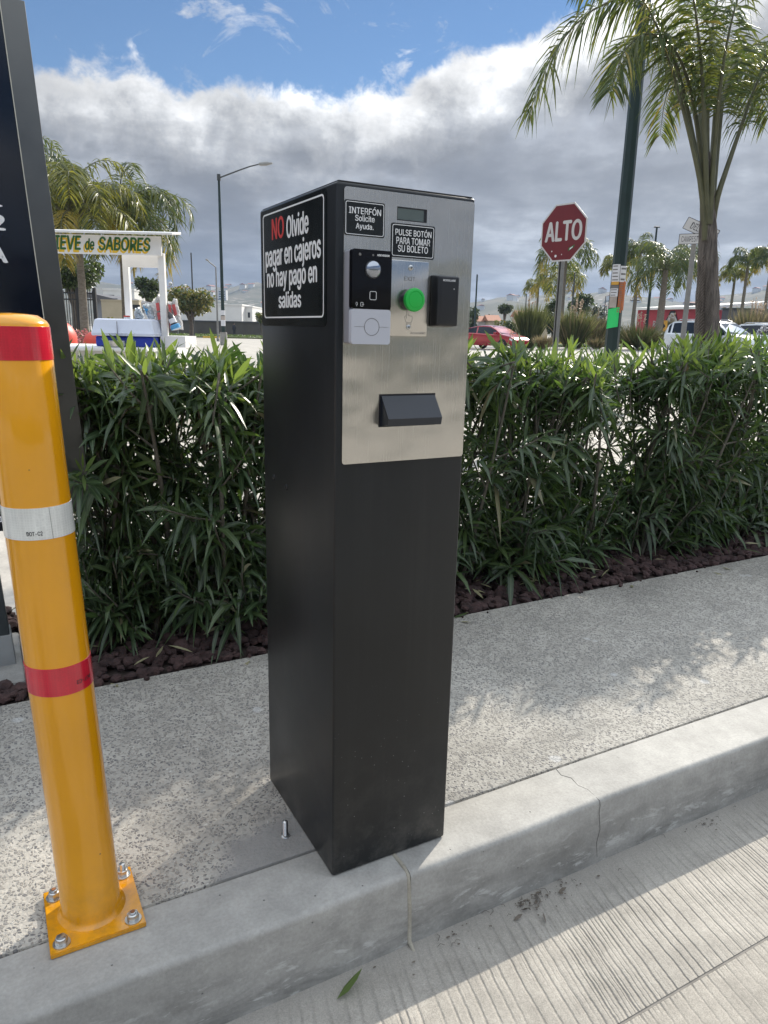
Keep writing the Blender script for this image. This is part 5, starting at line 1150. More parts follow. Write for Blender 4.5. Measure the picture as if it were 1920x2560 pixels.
# ------------------------------------------------------------------ right side: signs, lamp post, cars, palms, store
def right_side():
    # stop sign
    D = 10.4; p = spot(1391, D); x_, v_ = view_basis(1413); c = at(1413, 583, D); yawn = rad(36)
    nrm = -v_*math.cos(yawn)-x_*math.sin(yawn); ex = Vector((-nrm.y, nrm.x, 0)); ex = ex if ex.dot(x_) > 0 else -ex
    t = thing('stop_sign', p, 'red octagonal stop sign lettered ALTO on a galvanised post', 'road sign')
    c = Vector((p.x, p.y, c.z))+ex*0.02
    fn = lambda a, b, h: c+ex*a+Vector((0, 0, b))+nrm*(0.055+h)
    Rr = 0.375/math.cos(math.pi/8); oc = lambda r: [(r*math.cos(math.pi/8+k*math.pi/4), r*math.sin(math.pi/8+k*math.pi/4)) for k in range(8)]
    mb = MB(); mb.prism(oc(Rr), -0.004, 0.0, fn); pl = mb.build('sign_plate', 'sign_white', t, smooth=0)
    mb = MB(); mb.prism(oc(Rr*0.945), 0.0002, 0.002, fn); mb.build('red_face', 'sign_red', pl, smooth=0)
    mb = MB(); text(mb, 'ALTO', -0.305, 0.305, -0.105, 0.150, fn, 0.002, 0.001, bold=0.035); mb.build('lettering', 'sign_white', pl, smooth=0)
    mb = MB()
    for a, b, r in ((-0.17, -0.235, 0.010), (-0.10, -0.30, 0.018), (0.0, -0.285, 0.007)): mb.prism([(a+r*math.cos(k*0.628), b+r*math.sin(k*0.628)) for k in range(10)], 0.002, 0.003, fn)
    mb.prism([(0.10, -0.25), (0.19, -0.205), (0.21, -0.165), (0.11, -0.205)], 0.002, 0.003, fn, 1); mb.prism([(0.125, -0.232), (0.17, -0.207), (0.18, -0.187), (0.13, -0.21)], 0.003, 0.0035, fn, 0); mb.build('sticker', ['paper', 'cart_green'], pl, smooth=0)
    mb = MB(); pf = lambda a, b, h: Vector((p.x, p.y, p.z))+ex*a+nrm*b+Vector((0, 0, h))
    mb.prism([(-.026, .045), (-.026, -.01), (-.020, -.03), (.020, -.03), (.026, -.01), (.026, .045), (.014, .045), (.014, 0), (-.014, 0), (-.014, .045)], -0.1, c.z+0.30-p.z, pf); mb.build('post', 'pole_galv', t, smooth=0)
    # green octagonal lamp post with flyers
    D = 10.0; p = spot(1531, D); t = thing('lamp_post', p, 'dark green octagonal lamp post plastered with flyers in front of the large palm', 'lamp post')
    mb = MB(); mb.lathe([(0.16, 0), (0.16, 0.02), (0.100, 0.021), (0.088, 2.5), (0.058, 9.5)], p, 8); mb.build('shaft', 'pole_green', t, smooth=0)
    tp = p+Vector((0, 0, 9.4)); mb = MB(); mb.tube([tp, tp+x_*-0.6+Vector((0, 0, .35)), tp+x_*-1.8+Vector((0, 0, .55))], [0.05, 0.045, 0.04], 8); mb.build('arm', 'pole_green', t); mb = MB(); mb.tube([tp+x_*-1.7+Vector((0, 0, .54)), tp+x_*-1.9+Vector((0, 0, .55)), tp+x_*-2.4+Vector((0, 0, .58))], [0.06, 0.13, 0.05], 10); mb.build('lamp_head', 'lamp_head', t)
    va = math.atan2(CAM[1]-p.y, CAM[0]-p.x)
    def flyer(v0, v1, a0, a1, m, lab, lines=0, off=0.0, tilt=0.0):
        z0, z1 = vz(1540, v1, D), vz(1540, v0, D); rr = 0.098+off-0.0043*((z0+z1)/2-p.z-2.5)*0; n = 8; mb = MB(); vs = []
        cy = lambda a, b, h: (p.x+(rr+h)*math.cos(va+a), p.y+(rr+h)*math.sin(va+a), b+tilt*a)
        mb.prism([(a0+(a1-a0)*k/n, z0) for k in range(n+1)]+[(a1-(a1-a0)*k/n, z1) for k in range(n+1)], -0.002, 0.001, cy); f = mb.build('flyer', m, t, smooth=60, label=lab)
        if lines:
            l = MB(); r = np.random.default_rng(lines)
            for k in range(lines):
                zz = z1-(z1-z0)*(k+0.35)/lines; h = (z1-z0)/lines*0.32; aa, ab = a0+(a1-a0)*0.12, a1-(a1-a0)*r.uniform(0.12, 0.30)
                l.prism([(aa+(ab-aa)*i/5, zz-h) for i in range(6)]+[(ab-(ab-aa)*i/5, zz) for i in range(6)], 0.001, 0.002, cy)
            l.build('printed_lines', 'grey_ink', f, smooth=0)
    flyer(662, 705, -1.0, 0.15, 'paper', 'white flyer with dark print at the top', 5); flyer(666, 706, 0.20, 1.25, 'paper', 'white flyer on the right side of the top', 3, 0.003)
    flyer(705, 713, -0.95, 0.15, 'sign_yellow', 'narrow yellow flyer'); flyer(714, 722, -0.95, 0.2, 'grey_ink', 'dark flyer strip'); flyer(722, 742, -1.0, 0.15, 'paper', 'white flyer with two dark lines', 3, 0.001)
    flyer(742, 770, -1.0, 0.1, 'paper_tan', 'faded brownish flyer'); flyer(706, 782, 0.25, 0.85, 'paper_orange', 'long orange flyer with rows of print', 14, 0.004); flyer(704, 776, 0.86, 1.4, 'paper_orange', 'orange flyer round the right side', 0, 0.007)
    flyer(770, 819, -1.05, 0.55, 'paper_green', 'bright green paper sheet', 0, 0.005, 0.02)
    # street name sign
    D = 14.0; p = spot(1707, D); x_, v_ = view_basis(1720); t = thing('street_name_sign', p, 'grey post with two white street name plates, one tilted, left of the palm trunk', 'street sign', None)
    zt = vz(1740, 565, D); mb = MB(); mb.lathe([(0.055, -0.05), (0.05, 1.0), (0.045, zt-p.z)], p, 10); mb.build('post', 'pole_galv', t, smooth=40)
    def plate(u, v, tilt, yw, L, Hh, s, lab, tx0, tx1):
        c = at(u, v, D-0.09); e = x_*math.cos(yw)+v_*math.sin(yw); n_ = Vector((e.y, -e.x, 0)); ct, st_ = math.cos(tilt), math.sin(tilt)
        f = lambda a, b, h: c+e*(a*ct-b*st_)+Vector((0, 0, a*st_+b*ct))+n_*h
        mb = MB(); mb.prism(rrect(0, L, -Hh/2, Hh/2, 0.012), -0.003, 0.0, f); q = mb.build('name_plate', 'sign_white', t, smooth=0, label=lab)
        mb = MB(); mb.frame(rrect(0.0, L, -Hh/2, Hh/2, 0.012), rrect(0.009, L-0.009, -Hh/2+0.009, Hh/2-0.009, 0.008), 0.0, 0.001, f); text(mb, s, tx0, tx1, -Hh*0.27, Hh*0.27, f, 0.0, 0.001, bold=0.0); mb.build('lettering', 'black_ink', q, smooth=0)
    plate(1714, 556, rad(-25), rad(-5), 0.62, 0.215, 'DEL', 'tilted white plate lettered DEL', 0.115, 0.275); plate(1697, 598, rad(-1.0), rad(-8), 0.66, 0.185, 'CAMPESTRE', 'white plate lettered CAMPESTRE', 0.045, 0.41)
    mb = MB(); q = at(1743, 587, D-0.05); mb.box(q.x-0.04, q.x+0.04, q.y-0.04, q.y+0.04, q.z-0.03, q.z+0.04, 0.005); mb.build('clamp', 'pole_dark', t)
    # chevron
    D = 50; p = spot(1650, D); x_, v_ = view_basis(1652); t = thing('chevron_sign', p, 'yellow chevron sign with a black arrow pointing right', 'road sign'); z0, z1 = vz(1652, 829, D), vz(1652, 801, D); w = 0.36
    f = lambda a, b, h: p+x_*a-v_*(0.04+h)+Vector((0, 0, b-p.z)); mb = MB(); mb.prism([(-w+.03, z0), (w+.05, z0), (w, z1), (-w, z1)], -0.01, 0, f); q = mb.build('sign_plate', 'sign_yellow', t, smooth=0); zc, hh = (z0+z1)/2, (z1-z0)/2*0.84
    mb = MB(); mb.prism([(-0.24, zc-hh), (0.02, zc-hh), (0.27, zc), (0.02, zc+hh), (-0.24, zc+hh), (0.0, zc)], 0.001, 0.004, f); mb.build('chevron', 'black_ink', q, smooth=0); mb = MB(); mb.lathe([(0.035, 0), (0.035, z1-p.z)], p, 8); mb.build('post', 'pole_galv', t)
    # bare poles
    pole('utility_pole', 1185, 60, 686, 0.075, 0.06, 'pole_green', 'thin dark pole nearest the right side of the ticket machine', 'pole', 'bare poles')
    pole('utility_pole', 1309, 92, 734, 0.075, 0.06, 'pole_dark', 'short thin pole behind the tall grass left of the stop sign', 'pole', 'bare poles')
    pole('utility_pole', 1424, 52, 680, 0.07, 0.05, 'pole_dark', 'thin dark pole just right of the stop sign post', 'pole', 'bare poles')
    t, p, H = pole('utility_pole', 1613, 58, 567, 0.13, 0.07, 'pole_green', 'tall green pole with a small crosspiece between the lamp post and the street name sign', 'pole', 'bare poles'); mb = MB(); q = p+Vector((0, 0, H)); mb.tube([q-RIGHT*0.22, q+RIGHT*0.22], 0.05, 8); mb.build('crosspiece', 'pole_dark', t)
    t, p, H = pole('street_lamp', 1578, 96, 750, 0.08, 0.06, 'pole_dark', 'small far lamp post above the red store roof', 'street lamp', 'street lamps'); mb = MB(); q = p+Vector((0, 0, H)); mb.tube([q-RIGHT*0.6, q+RIGHT*0.6], 0.1, 8); mb.build('lamp_head', 'pole_dark', t)
    pole('utility_pole', 1505, 110, 740, 0.12, 0.06, 'pole_dark', 'far mast between the pampas grass and the lamp post with flyers', 'pole', 'bare poles')
    # palms of the boulevard
    PL = [(1400, 642, 60, 62, 14, 'a', 'palm whose dark crown shows just under the stop sign'), (1388, 705, 68, 52, 12, 'y', 'shorter yellow green palm behind the stop sign post'), (1337, 722, 82, 32, 10, 'y', 'small palm left of the stop sign post'),
          (1526, 672, 62, 38, 12, 'y', 'palm with one yellow drooping frond left of the lamp post with flyers'), (1578, 640, 58, 46, 13, 'a', 'palm whose crown spreads behind the lamp post with flyers'), (1645, 685, 50, 74, 16, 'b', 'widest palm of the far row, with a whitewashed foot, left of the street name post'),
          (1706, 655, 66, 46, 13, 'a', 'palm directly behind the street name post'), (1817, 692, 70, 32, 12, 'y', 'shortest palm right of the large palm trunk'), (1845, 656, 64, 36, 12, 'a', 'slim palm between the shortest palm and the right edge of the picture'), (1902, 650, 58, 44, 13, 'a', 'palm at the right edge of the picture')]
    ms = {'a': ['frond_a', 'frond_b', 'frond_y'], 'b': ['frond_b', 'frond_a', 'frond_y'], 'y': ['frond_b', 'frond_g', 'frond_y']}
    for i, (u, v, D, spread, nf, k, lab) in enumerate(PL):
        p = spot(u, D); H = vz(u, v, D)-p.z+0.25; R_ = spread*D/FPX*1.6
        t = queen_palm(50+i, 'palm_tree', H, R_, nf+4, lab, ms[k], 0.14 if i != 5 else 0.24, white=1.0 if i in (3, 5) else 0.0, yellow=0.22 if k == 'y' else 0.08, leaf=0.30*R_, wid=0.075, nl=30); t.location = p
    # pampas and dry grasses
    def pampas(seed, u, D, v_top, w, label, plume=0, mats=('pampas', 'straw'), n=1100, lean=0.55):
        r = np.random.default_rng(seed); p = spot(u, D); H = vz(u, v_top, D)-p.z; R_ = w*D/FPX/2; t = thing('pampas_grass', p, label, 'grass clump', 'tall grass clumps'); mb = MB()
        a = r.uniform(0, 6.28, n); q = np.sqrt(r.uniform(0, 1, n)); B = np.stack([np.cos(a)*q*R_*0.45, np.sin(a)*q*R_*0.45, np.zeros(n)], 1); out = np.stack([np.cos(a), np.sin(a), np.zeros(n)], 1)
        d = unit(out*(q[:, None]*lean*R_/H*2.2)+np.array([0, 0, 1.0])+r.normal(size=(n, 3))*0.10); L = H*r.uniform(0.45, 0.95, n); mb.blades(B, d, r.normal(size=(n, 3)), L, 0.05*D/48, r.uniform(0.05, 0.5, n)*min(1, R_/H*1.6), (r.uniform(0, 1, n) < 0.25).astype(int), fold=0.3); mb.build('blades', list(mats), t, (0, 0, 0), smooth=0)
        if plume:
            mb = MB(); B, Dn, L = [], [], []
            for k in range(plume):
                a_ = r.uniform(0, 6.28); e = np.array([math.cos(a_)*R_*0.55*r.uniform(0, 1), math.sin(a_)*R_*0.5*r.uniform(0, 1), H*r.uniform(0.80, 1.0)]); s = np.array([e[0]*0.3, e[1]*0.3, 0.0]); mb.tube([s, e], 0.012, 4)
                ax = unit(e-s)
                for _ in range(26): B.append(e-ax*r.uniform(0, 0.26*H)); Dn.append(unit(ax+r.normal(size=3)*0.4)); L.append(0.16*r.uniform(0.6, 1.3))
            mb.blades(B, Dn, r.normal(size=(len(B), 3)), np.array(L), 0.05, 0.2, 0); mb.build('plumes', 'plume', t, (0, 0, 0), smooth=0)
        return t
    pampas(1, 1323, 48, 735, 58, 'tall dark narrow grass clump right of the red car', 5, ('pampas', 'pampas'), 1500); pampas(2, 1433, 47, 742, 84, 'broad pampas clump with pale plumes right of the stop sign post', 11, n=1700)
    pampas(3, 1486, 52, 768, 56, 'dry straw coloured grass clump left of the lamp post with flyers', 4, ('straw', 'pampas'), 1200); pampas(4, 1598, 44, 778, 100, 'wide silvery grass clump right of the lamp post with flyers', 3, n=1900, lean=0.8)
    pampas(5, 1674, 58, 782, 48, 'grass clump with pink plumes right of the chevron sign', 8); pampas(6, 1880, 50, 742, 78, 'tall brown stalky grass clump above the white cars', 12, ('straw', 'pampas'), 1400)
    pampas(7, 1358, 45, 824, 34, 'small golden round grass tuft left of the stop sign post', 0, ('straw', 'straw'), 700, 0.9); pampas(8, 1493, 46, 832, 36, 'small straw tuft below the dry grass clump', 0, ('straw', 'pampas'), 500, 0.9)
    # trees and bushes
    TB = [('tree', 1181, 100, 745, 26, 'pale narrow tree touching the right edge of the ticket machine', ('bush', 'dark_leaf'), None, 900), ('tree', 1258, 112, 753, 34, 'dark round headed tree above the red car', ('dark_leaf', 'dark_leaf'), 790, 1300), ('tree', 1222, 120, 775, 32, 'low dark tree left of the round headed one above the red car', ('dark_leaf',), None, 900),
          ('yellow_bush', 1245, 70, 783, 32, 'yellow green bush behind the red car', ('bush_y', 'bush'), None, 900), ('green_bush', 1275, 66, 793, 36, 'dark green rounded bush behind the bonnet of the red car', ('bush', 'dark_leaf'), None, 1100), ('tree', 1310, 105, 765, 26, 'far dark tree behind the tall narrow grass clump', ('dark_leaf',), None, 700),
          ('tree', 1380, 84, 735, 42, 'dense grey green tree behind the stop sign post', ('dark_leaf', 'bush'), None, 1700), ('tree', 1446, 90, 712, 62, 'wide dark tree behind the pale plumed pampas', ('dark_leaf', 'bush'), 800, 2400), ('cypress_tree', 1481, 115, 750, 14, 'narrow dark cypress left of the far mast', ('dark_leaf',), None, 600), ('cypress_tree', 1500, 115, 745, 20, 'wider dark cypress beside the far mast', ('dark_leaf',), None, 700),
          ('yellow_bush', 1517, 72, 783, 30, 'yellowish bush just left of the lamp post with flyers', ('bush_y', 'bush'), None, 800), ('tree', 1727, 120, 745, 30, 'olive tree above the roof of the red store', ('bush', 'bush_y'), None, 900), ('tree', 1803, 110, 752, 22, 'dark tree just right of the large palm trunk', ('dark_leaf', 'bush'), None, 700)]
    for i, (nm, u, D, vt, w, lab, ms_, vl, n) in enumerate(TB): leafy_tree(70+i, nm, u, D, vt, w, lab, 'bush' if 'bush' in nm else 'tree', ms_, vl, n, 0.28 if D > 80 else 0.18, nclump=7)
    def low_hedge(u0, u1, D, lab):
        a, b = spot(u0, D), spot(u1, D); t = thing('clipped_hedge', (a+b)/2, lab, 'hedge', 'low clipped hedges'); mb = MB(); k = 9; o = (a+b)/2
        crown_blades(mb, [((b-a).x*(i/(k-1)-.5), (b-a).y*(i/(k-1)-.5), 0.42, (b-a).length/k*0.8, 0.5, 0.42) for i in range(k)], 1700, 0.14, np.random.default_rng(int(u0))); mb.build('leaves', ['dark_leaf', 'bush'], t, (0, 0, 0), smooth=0)
    low_hedge(1462, 1533, 60, 'low dark clipped hedge left of the lamp post with flyers'); low_hedge(1664, 1712, 60, 'low dark clipped hedge right of the chevron sign')
    # grass island
    q = [(1300, 54), (1420, 52), (1560, 51), (1720, 52), (2050, 54)]; mb = MB(); fr = [spot(*k) for k in q]; bk = [spot(k[0], 84) for k in q]; n = len(q); vs = [(v.x, v.y, v.z+0.10) for v in fr]+[(v.x, v.y, v.z+0.14) for v in bk]+[(v.x, v.y, v.z-0.2) for v in fr]
    mb.add(vs, [(i, i+1, n+i+1, n+i) for i in range(n-1)]+[(2*n+i, 2*n+i+1, i+1, i) for i in range(n-1)]); struct(mb.build('grass_island', 'turf', smooth=0))
    r = np.random.default_rng(4); N = 3200; uu = r.uniform(1300, 2040, N); dd = 54+28*r.uniform(0, 1, N)**1.6; B = np.array([tuple(spot(a_, b_)) for a_, b_ in zip(uu, dd)])+np.array([0, 0, 0.10]); g = MB(); g.blades(B, unit(r.normal(size=(N, 3))*0.5+np.array([0, 0, 1.0])), r.normal(size=(N, 3)), r.uniform(0.10, 0.26, N), 0.08, 0.3, r.integers(0, 2, N)); tag(g.build('grass', ['grass', 'frond_y'], smooth=0), 'short sunlit grass on the island below the far palms', 'grass', kind='stuff')
    # red store
    def solid(P, z0, z1): m = MB(); m.add([(v.x, v.y, z0) for v in P]+[(v.x, v.y, z1) for v in P], [(0,3,2,1),(4,5,6,7),(0,1,5,4),(1,2,6,5),(2,3,7,6),(3,0,4,7)]); return m
    D = 95; a, b = spot(1588, D), spot(1752, D-8); e = (b-a).normalized(); n_ = Vector((-e.y, e.x, 0)); t = thing('store', (a+b)/2, 'red walled store with a white metal roof behind the far palms', 'building'); L = (b-a).length; za, zb = vz(1588, 775, D), vz(1750, 772, D-8); zg = min(a.z, b.z)-0.3
    m = MB(); m.add([(v.x, v.y, zg) for v in (a, b, b+n_*14, a+n_*14)]+[(v.x, v.y, z) for v, z in ((a, za), (b, zb), (b+n_*14, zb), (a+n_*14, za))], [(0,3,2,1),(4,5,6,7),(0,1,5,4),(1,2,6,5),(2,3,7,6),(3,0,4,7)]); m.build('wall', 'store_red', t, smooth=0)
    m = MB(); P = [(a-e*.3-n_*.4, za), (b+e*.3-n_*.4, zb), (b+e*.3+n_*14, zb+1.2), (a-e*.3+n_*14, za+0.6)]; m.add([(v.x, v.y, z+.004) for v, z in P]+[(v.x, v.y, z+.28) for v, z in P], [(0,3,2,1),(4,5,6,7),(0,1,5,4),(1,2,6,5),(2,3,7,6),(3,0,4,7)]); m.build('roof', 'roof_white', t, smooth=0)
    f = lambda x, z, h: a+e*x-n_*(0.05+h)+Vector((0, 0, z-a.z)); zt = za-0.15
    m = MB(); x0 = L*0.55; m.prism([(x0-1.5, zg+1.2), (x0+1.6, zg+1.2), (x0+0.35, zt), (x0-0.25, zt)], 0, 0.08, f); w = m.build('gable_frame', 'iron', t, smooth=0); m = MB(); m.prism([(x0-0.75, zt-1.35), (x0+1.0, zt-1.35), (x0+0.25, zt-0.25), (x0-0.1, zt-0.25)], 0.08, 0.12, f); m.build('gable_pane', 'sign_white', w, smooth=0); m = MB(); m.prism([(x0-1.1, zg+1.3), (x0+1.25, zg+1.3), (x0+1.1, zt-1.5), (x0-0.85, zt-1.5)], 0.08, 0.11, f); m.build('entrance_pane', 'pane', w, smooth=0)
    m = MB(); text(m, 'RE', L*0.27, L*0.34, zt-1.9, zt-1.2, f, 0.0, 0.04); m.build('lettering', 'sign_white', t, smooth=0)
    m = solid([a+e*L*.62+n_*2, a+e*L*.66+n_*2, a+e*L*.66+n_*3, a+e*L*.62+n_*3], za+0.3, za+0.85); m.build('roof_vent', 'pole_dark', t, smooth=0)
    a, b = spot(1797, 86), spot(1829, 84); e = (b-a).normalized(); n_ = Vector((-e.y, e.x, 0)); t = thing('grey_building', (a+b)/2, 'dark grey box building right of the large palm trunk', 'building'); m = solid([a, b, b+n_*8, a+n_*8], a.z-.3, vz(1812, 773, 85)); m.build('wall', 'roof_dark', t, smooth=0); m = solid([a-e*.1-n_*.1, b+e*.1-n_*.1, b+e*.1+n_*8, a-e*.1+n_*8], vz(1812, 773, 85)+.003, vz(1812, 773, 85)+.15); m.build('roof', 'pole_dark', t, smooth=0)
    for i, (u0, u1, D, v, mt, lab) in enumerate(((1340, 1368, 92, 779, 'wall_beige', 'beige house with a flat roof behind the stop sign post'), (1196, 1222, 100, 804, 'wall_white', 'low pale house with a tiled roof behind the rear of the red car'), (1222, 1246, 96, 802, 'wall_beige', 'low beige house with a tiled roof above the red car roof'), (1296, 1318, 98, 790, 'wall_beige', 'low house half hidden by the tall narrow grass clump'))):
        a, b = spot(u0, D), spot(u1, D); e = (b-a).normalized(); n_ = Vector((-e.y, e.x, 0)); t = thing('house', (a+b)/2, lab, 'building', 'low houses beyond the boulevard'); zt = vz((u0+u1)/2, v, D); solid([a, b, b+n_*6, a+n_*6], a.z-.3, zt).build('wall', mt, t, smooth=0)
        m = MB(); o = 0.3; P = [a-e*o-n_*o, b+e*o-n_*o, b+e*o+n_*(6+o), a-e*o+n_*(6+o)]; rise = 0.15 if i == 0 else 0.8; c1, c2 = (P[0]+P[3])/2, (P[1]+P[2])/2
        m.add([(v_.x, v_.y, zt+.004) for v_ in P]+[(c1.x, c1.y, zt+rise), (c2.x, c2.y, zt+rise)], [(0,3,2,1),(0,1,5,4),(2,3,4,5),(0,4,3),(1,2,5)]); m.build('roof', 'wall_beige' if i == 0 else 'roof_tile', t, smooth=0)
        L = (b-a).length; f = lambda x, z, h: a+e*x-n_*(0.02+h)+Vector((0, 0, z-a.z))
        for fx in (0.25, 0.68): m = MB(); m.prism([(L*fx-.4, zt-1.5), (L*fx+.4, zt-1.5), (L*fx+.4, zt-.6), (L*fx-.4, zt-.6)], 0, 0.03, f); m.build('window', 'pane', t, smooth=0)
    # white flowered plant by the palm
    p = Vector((on(1880, 840, 1, 1.95).x, 1.95, ZR)); t = thing('flower_plant', p, 'thin stalked plant with small white flower heads in front of the rightmost white car', 'plant'); st, fl, lv = MB(), MB(), MB(); r = np.random.default_rng(9)
    for u, v in ((1909, 819), (1899, 829), (1915, 822)):
        q = on(u, v, 1, 1.93); st.tube([(p.x, p.y, p.z), (p.x*.4+q.x*.6, p.y, p.z+(q.z-p.z)*.6), tuple(q)], 0.003, 5); n = 26; fl.blades([tuple(q)]*n, unit(r.normal(size=(n, 3))), r.normal(size=(n, 3)), 0.022, 0.012, 0.1, 0)
    n = 14; lv.blades([tuple(p)]*n, unit(r.normal(size=(n, 3))*np.array([.5, .5, .1])+np.array([0, 0, 1.0])), r.normal(size=(n, 3)), 0.8, 0.025, 0.25, 0); st.build('stalks', 'stem', t); fl.build('flower_heads', 'paper', t); lv.build('leaves', 'leaf_b', t)
right_side()

# ------------------------------------------------------------------ cars
def car(name, u, D, head_deg, L, Wd, H, paint, label, suv=False, roof_v=None):
    """head_deg: 0 = facing right across the view, + turns the nose towards the camera"""
    p = spot(u, D); x_, v_ = view_basis(u); e = x_*math.cos(rad(head_deg))-v_*math.sin(rad(head_deg)); n_ = Vector((e.y, -e.x, 0))
    if n_.dot(v_) > 0: n_ = -n_
    t = thing(name, p, label, 'car', 'cars on the far road'); fn = lambda x, y, z: p+e*x+n_*y+Vector((0, 0, z))
    h = H; w = Wd/2; k = L/4.5
    if suv: S_ = [(-2.25, .38, .80, .86, .78), (-2.15, .28, 1.00, 1.06, .92), (-2.0, .26, 1.05, h*.88, .97), (-1.75, .25, 1.04, h*.975, 1.0), (-1.0, .25, 1.02, h, 1.0), (0.0, .25, 1.00, h*.99, 1.0), (0.55, .25, .99, h*.95, 1.0), (1.05, .25, .99, h*.74, .99), (1.30, .25, .98, 1.02, .98), (1.95, .27, .90, .93, .95), (2.17, .30, .76, .79, .85), (2.25, .40, .62, .66, .74)]
    else: S_ = [(-2.25, .42, .74, .80, .76), (-2.12, .30, .90, .95, .92), (-1.75, .24, .98, 1.04, .97), (-1.25, .23, .96, h*.90, 1.0), (-0.6, .23, .93, h*.985, 1.0), (-0.1, .23, .91, h, 1.0), (0.35, .23, .90, h*.975, 1.0), (0.8, .23, .89, h*.85, 1.0), (1.30, .23, .88, .92, .98), (1.9, .25, .77, .80, .94), (2.15, .28, .64, .67, .84), (2.25, .38, .52, .56, .72)]
    rings = []
    for x, zl, zb, zu, ww in S_:
        cab = max(0, (zu-zb))/(h-0.9); wt = w*ww*(1-0.24*min(1, cab))
        r = [(w*ww*.90, zl), (w*ww, zl+(zb-zl)*.45), (w*ww*.985, zb-0.03), (w*ww*.955, zb), (wt, zu-0.035*min(1, cab*3)-0.002), (wt*.80, zu), (0, zu+0.012)]
        rings.append([fn(x*k, y, z) for y, z in r]+[fn(x*k, -y, z) for y, z in r[:-1][::-1]])
    mb = MB(); q = len(rings[0]); mb.add([v for r in rings for v in r], [(i*q+j, i*q+(j+1) % q, (i+1)*q+(j+1) % q, (i+1)*q+j) for i in range(len(rings)-1) for j in range(q)]+[tuple(range(q)), tuple((len(rings)-1)*q+j for j in range(q))[::-1]]); mb.build('body', paint, t, smooth=32)
    lo, hi = (2, 7) if suv else (3, 7)
    def side_pane(i0, i1, sgn, f0=0.0, f1=1.0):
        m = MB(); B_, T_ = [], []
        for i in range(i0, i1+1):
            x, zl, zb, zu, ww = S_[i]; cab = max(0, (zu-zb))/(h-0.9); wt = w*ww*(1-0.24*min(1, cab)); wb = w*ww*.955; a_, b_ = 0.06, 0.90
            if zu-zb < 0.12: b_ = 0.15
            xx = x*k+(0.05 if i == i0 else -0.05 if i == i1 else 0)
            B_.append(fn(xx, sgn*(wb+(wt-wb)*a_+0.006), zb+(zu-zb)*a_)); T_.append(fn(xx, sgn*(wb+(wt-wb)*b_+0.006), zb+(zu-0.04-zb)*b_))
        n = len(B_); m.add(B_+T_, [(i, i+1, n+i+1, n+i) for i in range(n-1)]); m.build('side_window', 'car_glass', t, smooth=40)
    for sgn in (1, -1):
        if suv: side_pane(2, 3, sgn); side_pane(3, 5, sgn); side_pane(5, 8, sgn)
        else: side_pane(2, 4, sgn); side_pane(4, 8, sgn)
    def screen(i0, i1, nm, mt='car_glass'):
        (xa, _, za, zua, wa), (xb, _, zb_, zub, wb_) = S_[i0], S_[i1]; f_ = lambda s: (xa+(xb-xa)*s, zua+(zub-zua)*s); P = []
        for s, ww in ((0.08, .68), (0.94, .82)): x, z = f_(s); P.append((x*k, w*ww, z))
        d = Vector(((zub-zua), 0, -(xb-xa)*k)); d = d.normalized()*0.014; d = d if d.z > 0 else -d
        m = MB(); m.add([fn(P[0][0]+d.x, -P[0][1], P[0][2]+d.z), fn(P[0][0]+d.x, P[0][1], P[0][2]+d.z), fn(P[1][0]+d.x, P[1][1], P[1][2]+d.z), fn(P[1][0]+d.x, -P[1][1], P[1][2]+d.z)], [(0, 1, 2, 3)]); m.build(nm, mt, t, smooth=0)
    screen(6, 8, 'windscreen') if not suv else screen(6, 8, 'windscreen')
    screen(4, 2, 'rear_window') if not suv else screen(3, 1, 'rear_window')
    for sx in (-1.38, 1.38):
        for sg in (1, -1):
            c = fn(sx*k, sg*(w-0.10), 0.325); m = MB(); pr = [(.20, -.10), (.30, -.10), (.325, -.07), (.325, .07), (.30, .105), (.21, .11)]
            vs = []; n = 24
            for r_, hh in pr:
                for j in range(n): a_ = 2*math.pi*j/n; vs.append(c+e*(r_*math.cos(a_))+Vector((0, 0, r_*math.sin(a_)))+n_*(sg*hh))
            m.add(vs, [(i*n+j, i*n+(j+1) % n, (i+1)*n+(j+1) % n, (i+1)*n+j) for i in range(len(pr)-1) for j in range(n)]); wh = m.build('wheel', 'tyre', t, smooth=40)
            m = MB(); vs = [c+n_*(sg*.112)]
            for j in range(10):
                for rr, da in ((.20, -.12), (.20, .12)): a_ = 2*math.pi*j/10+da*(1 if j % 2 else 2); vs.append(c+e*(rr*math.cos(a_))+Vector((0, 0, rr*math.sin(a_)))+n_*(sg*.10))
            m.add(vs, [(0, 1+2*j, 2+2*j) for j in range(10)]); m.build('rim', 'rim', wh, smooth=0)
    for sg in (1, -1):
        m = MB(); i = 9; x, zl, zb, zu, ww = S_[9]; x2, zl2, zb2, zu2, ww2 = S_[10]; m.add([fn(x*k, sg*(w*ww+.006), zb-.05), fn(x2*k, sg*(w*ww2+.008), zb2-.04), fn((x2+.04)*k, sg*(w*ww2*.8), zb2-.02), fn(x2*k, sg*(w*ww2+.008), zb2-.16), fn(x*k, sg*(w*ww+.006), zb-.15)], [(0, 1, 3, 4), (1, 2, 3)]); m.build('headlight', 'headlight', t, smooth=0)
        m = MB(); c = fn(0.95*k, sg*(w+.10), (1.05 if suv else .96)); b = MB(); b.box(-.09, .07, -.10, .10, -.07, .08, .03); m.add([c+e*v[0]+n_*(v[1])+Vector((0, 0, v[2])) for v in b.v], b.f); m.build('mirror', 'satin_black' if suv else paint, t, smooth=40)
    if suv:
        for sg in (1, -1): m = MB(); m.tube([fn(x*k, sg*w*.66, z) for x, z in ((-1.6, h*.985), (-1.5, h*1.02), (0.2, h*1.022), (0.4, h*.98))], 0.02, 6); m.build('roof_rail', 'rim', t)
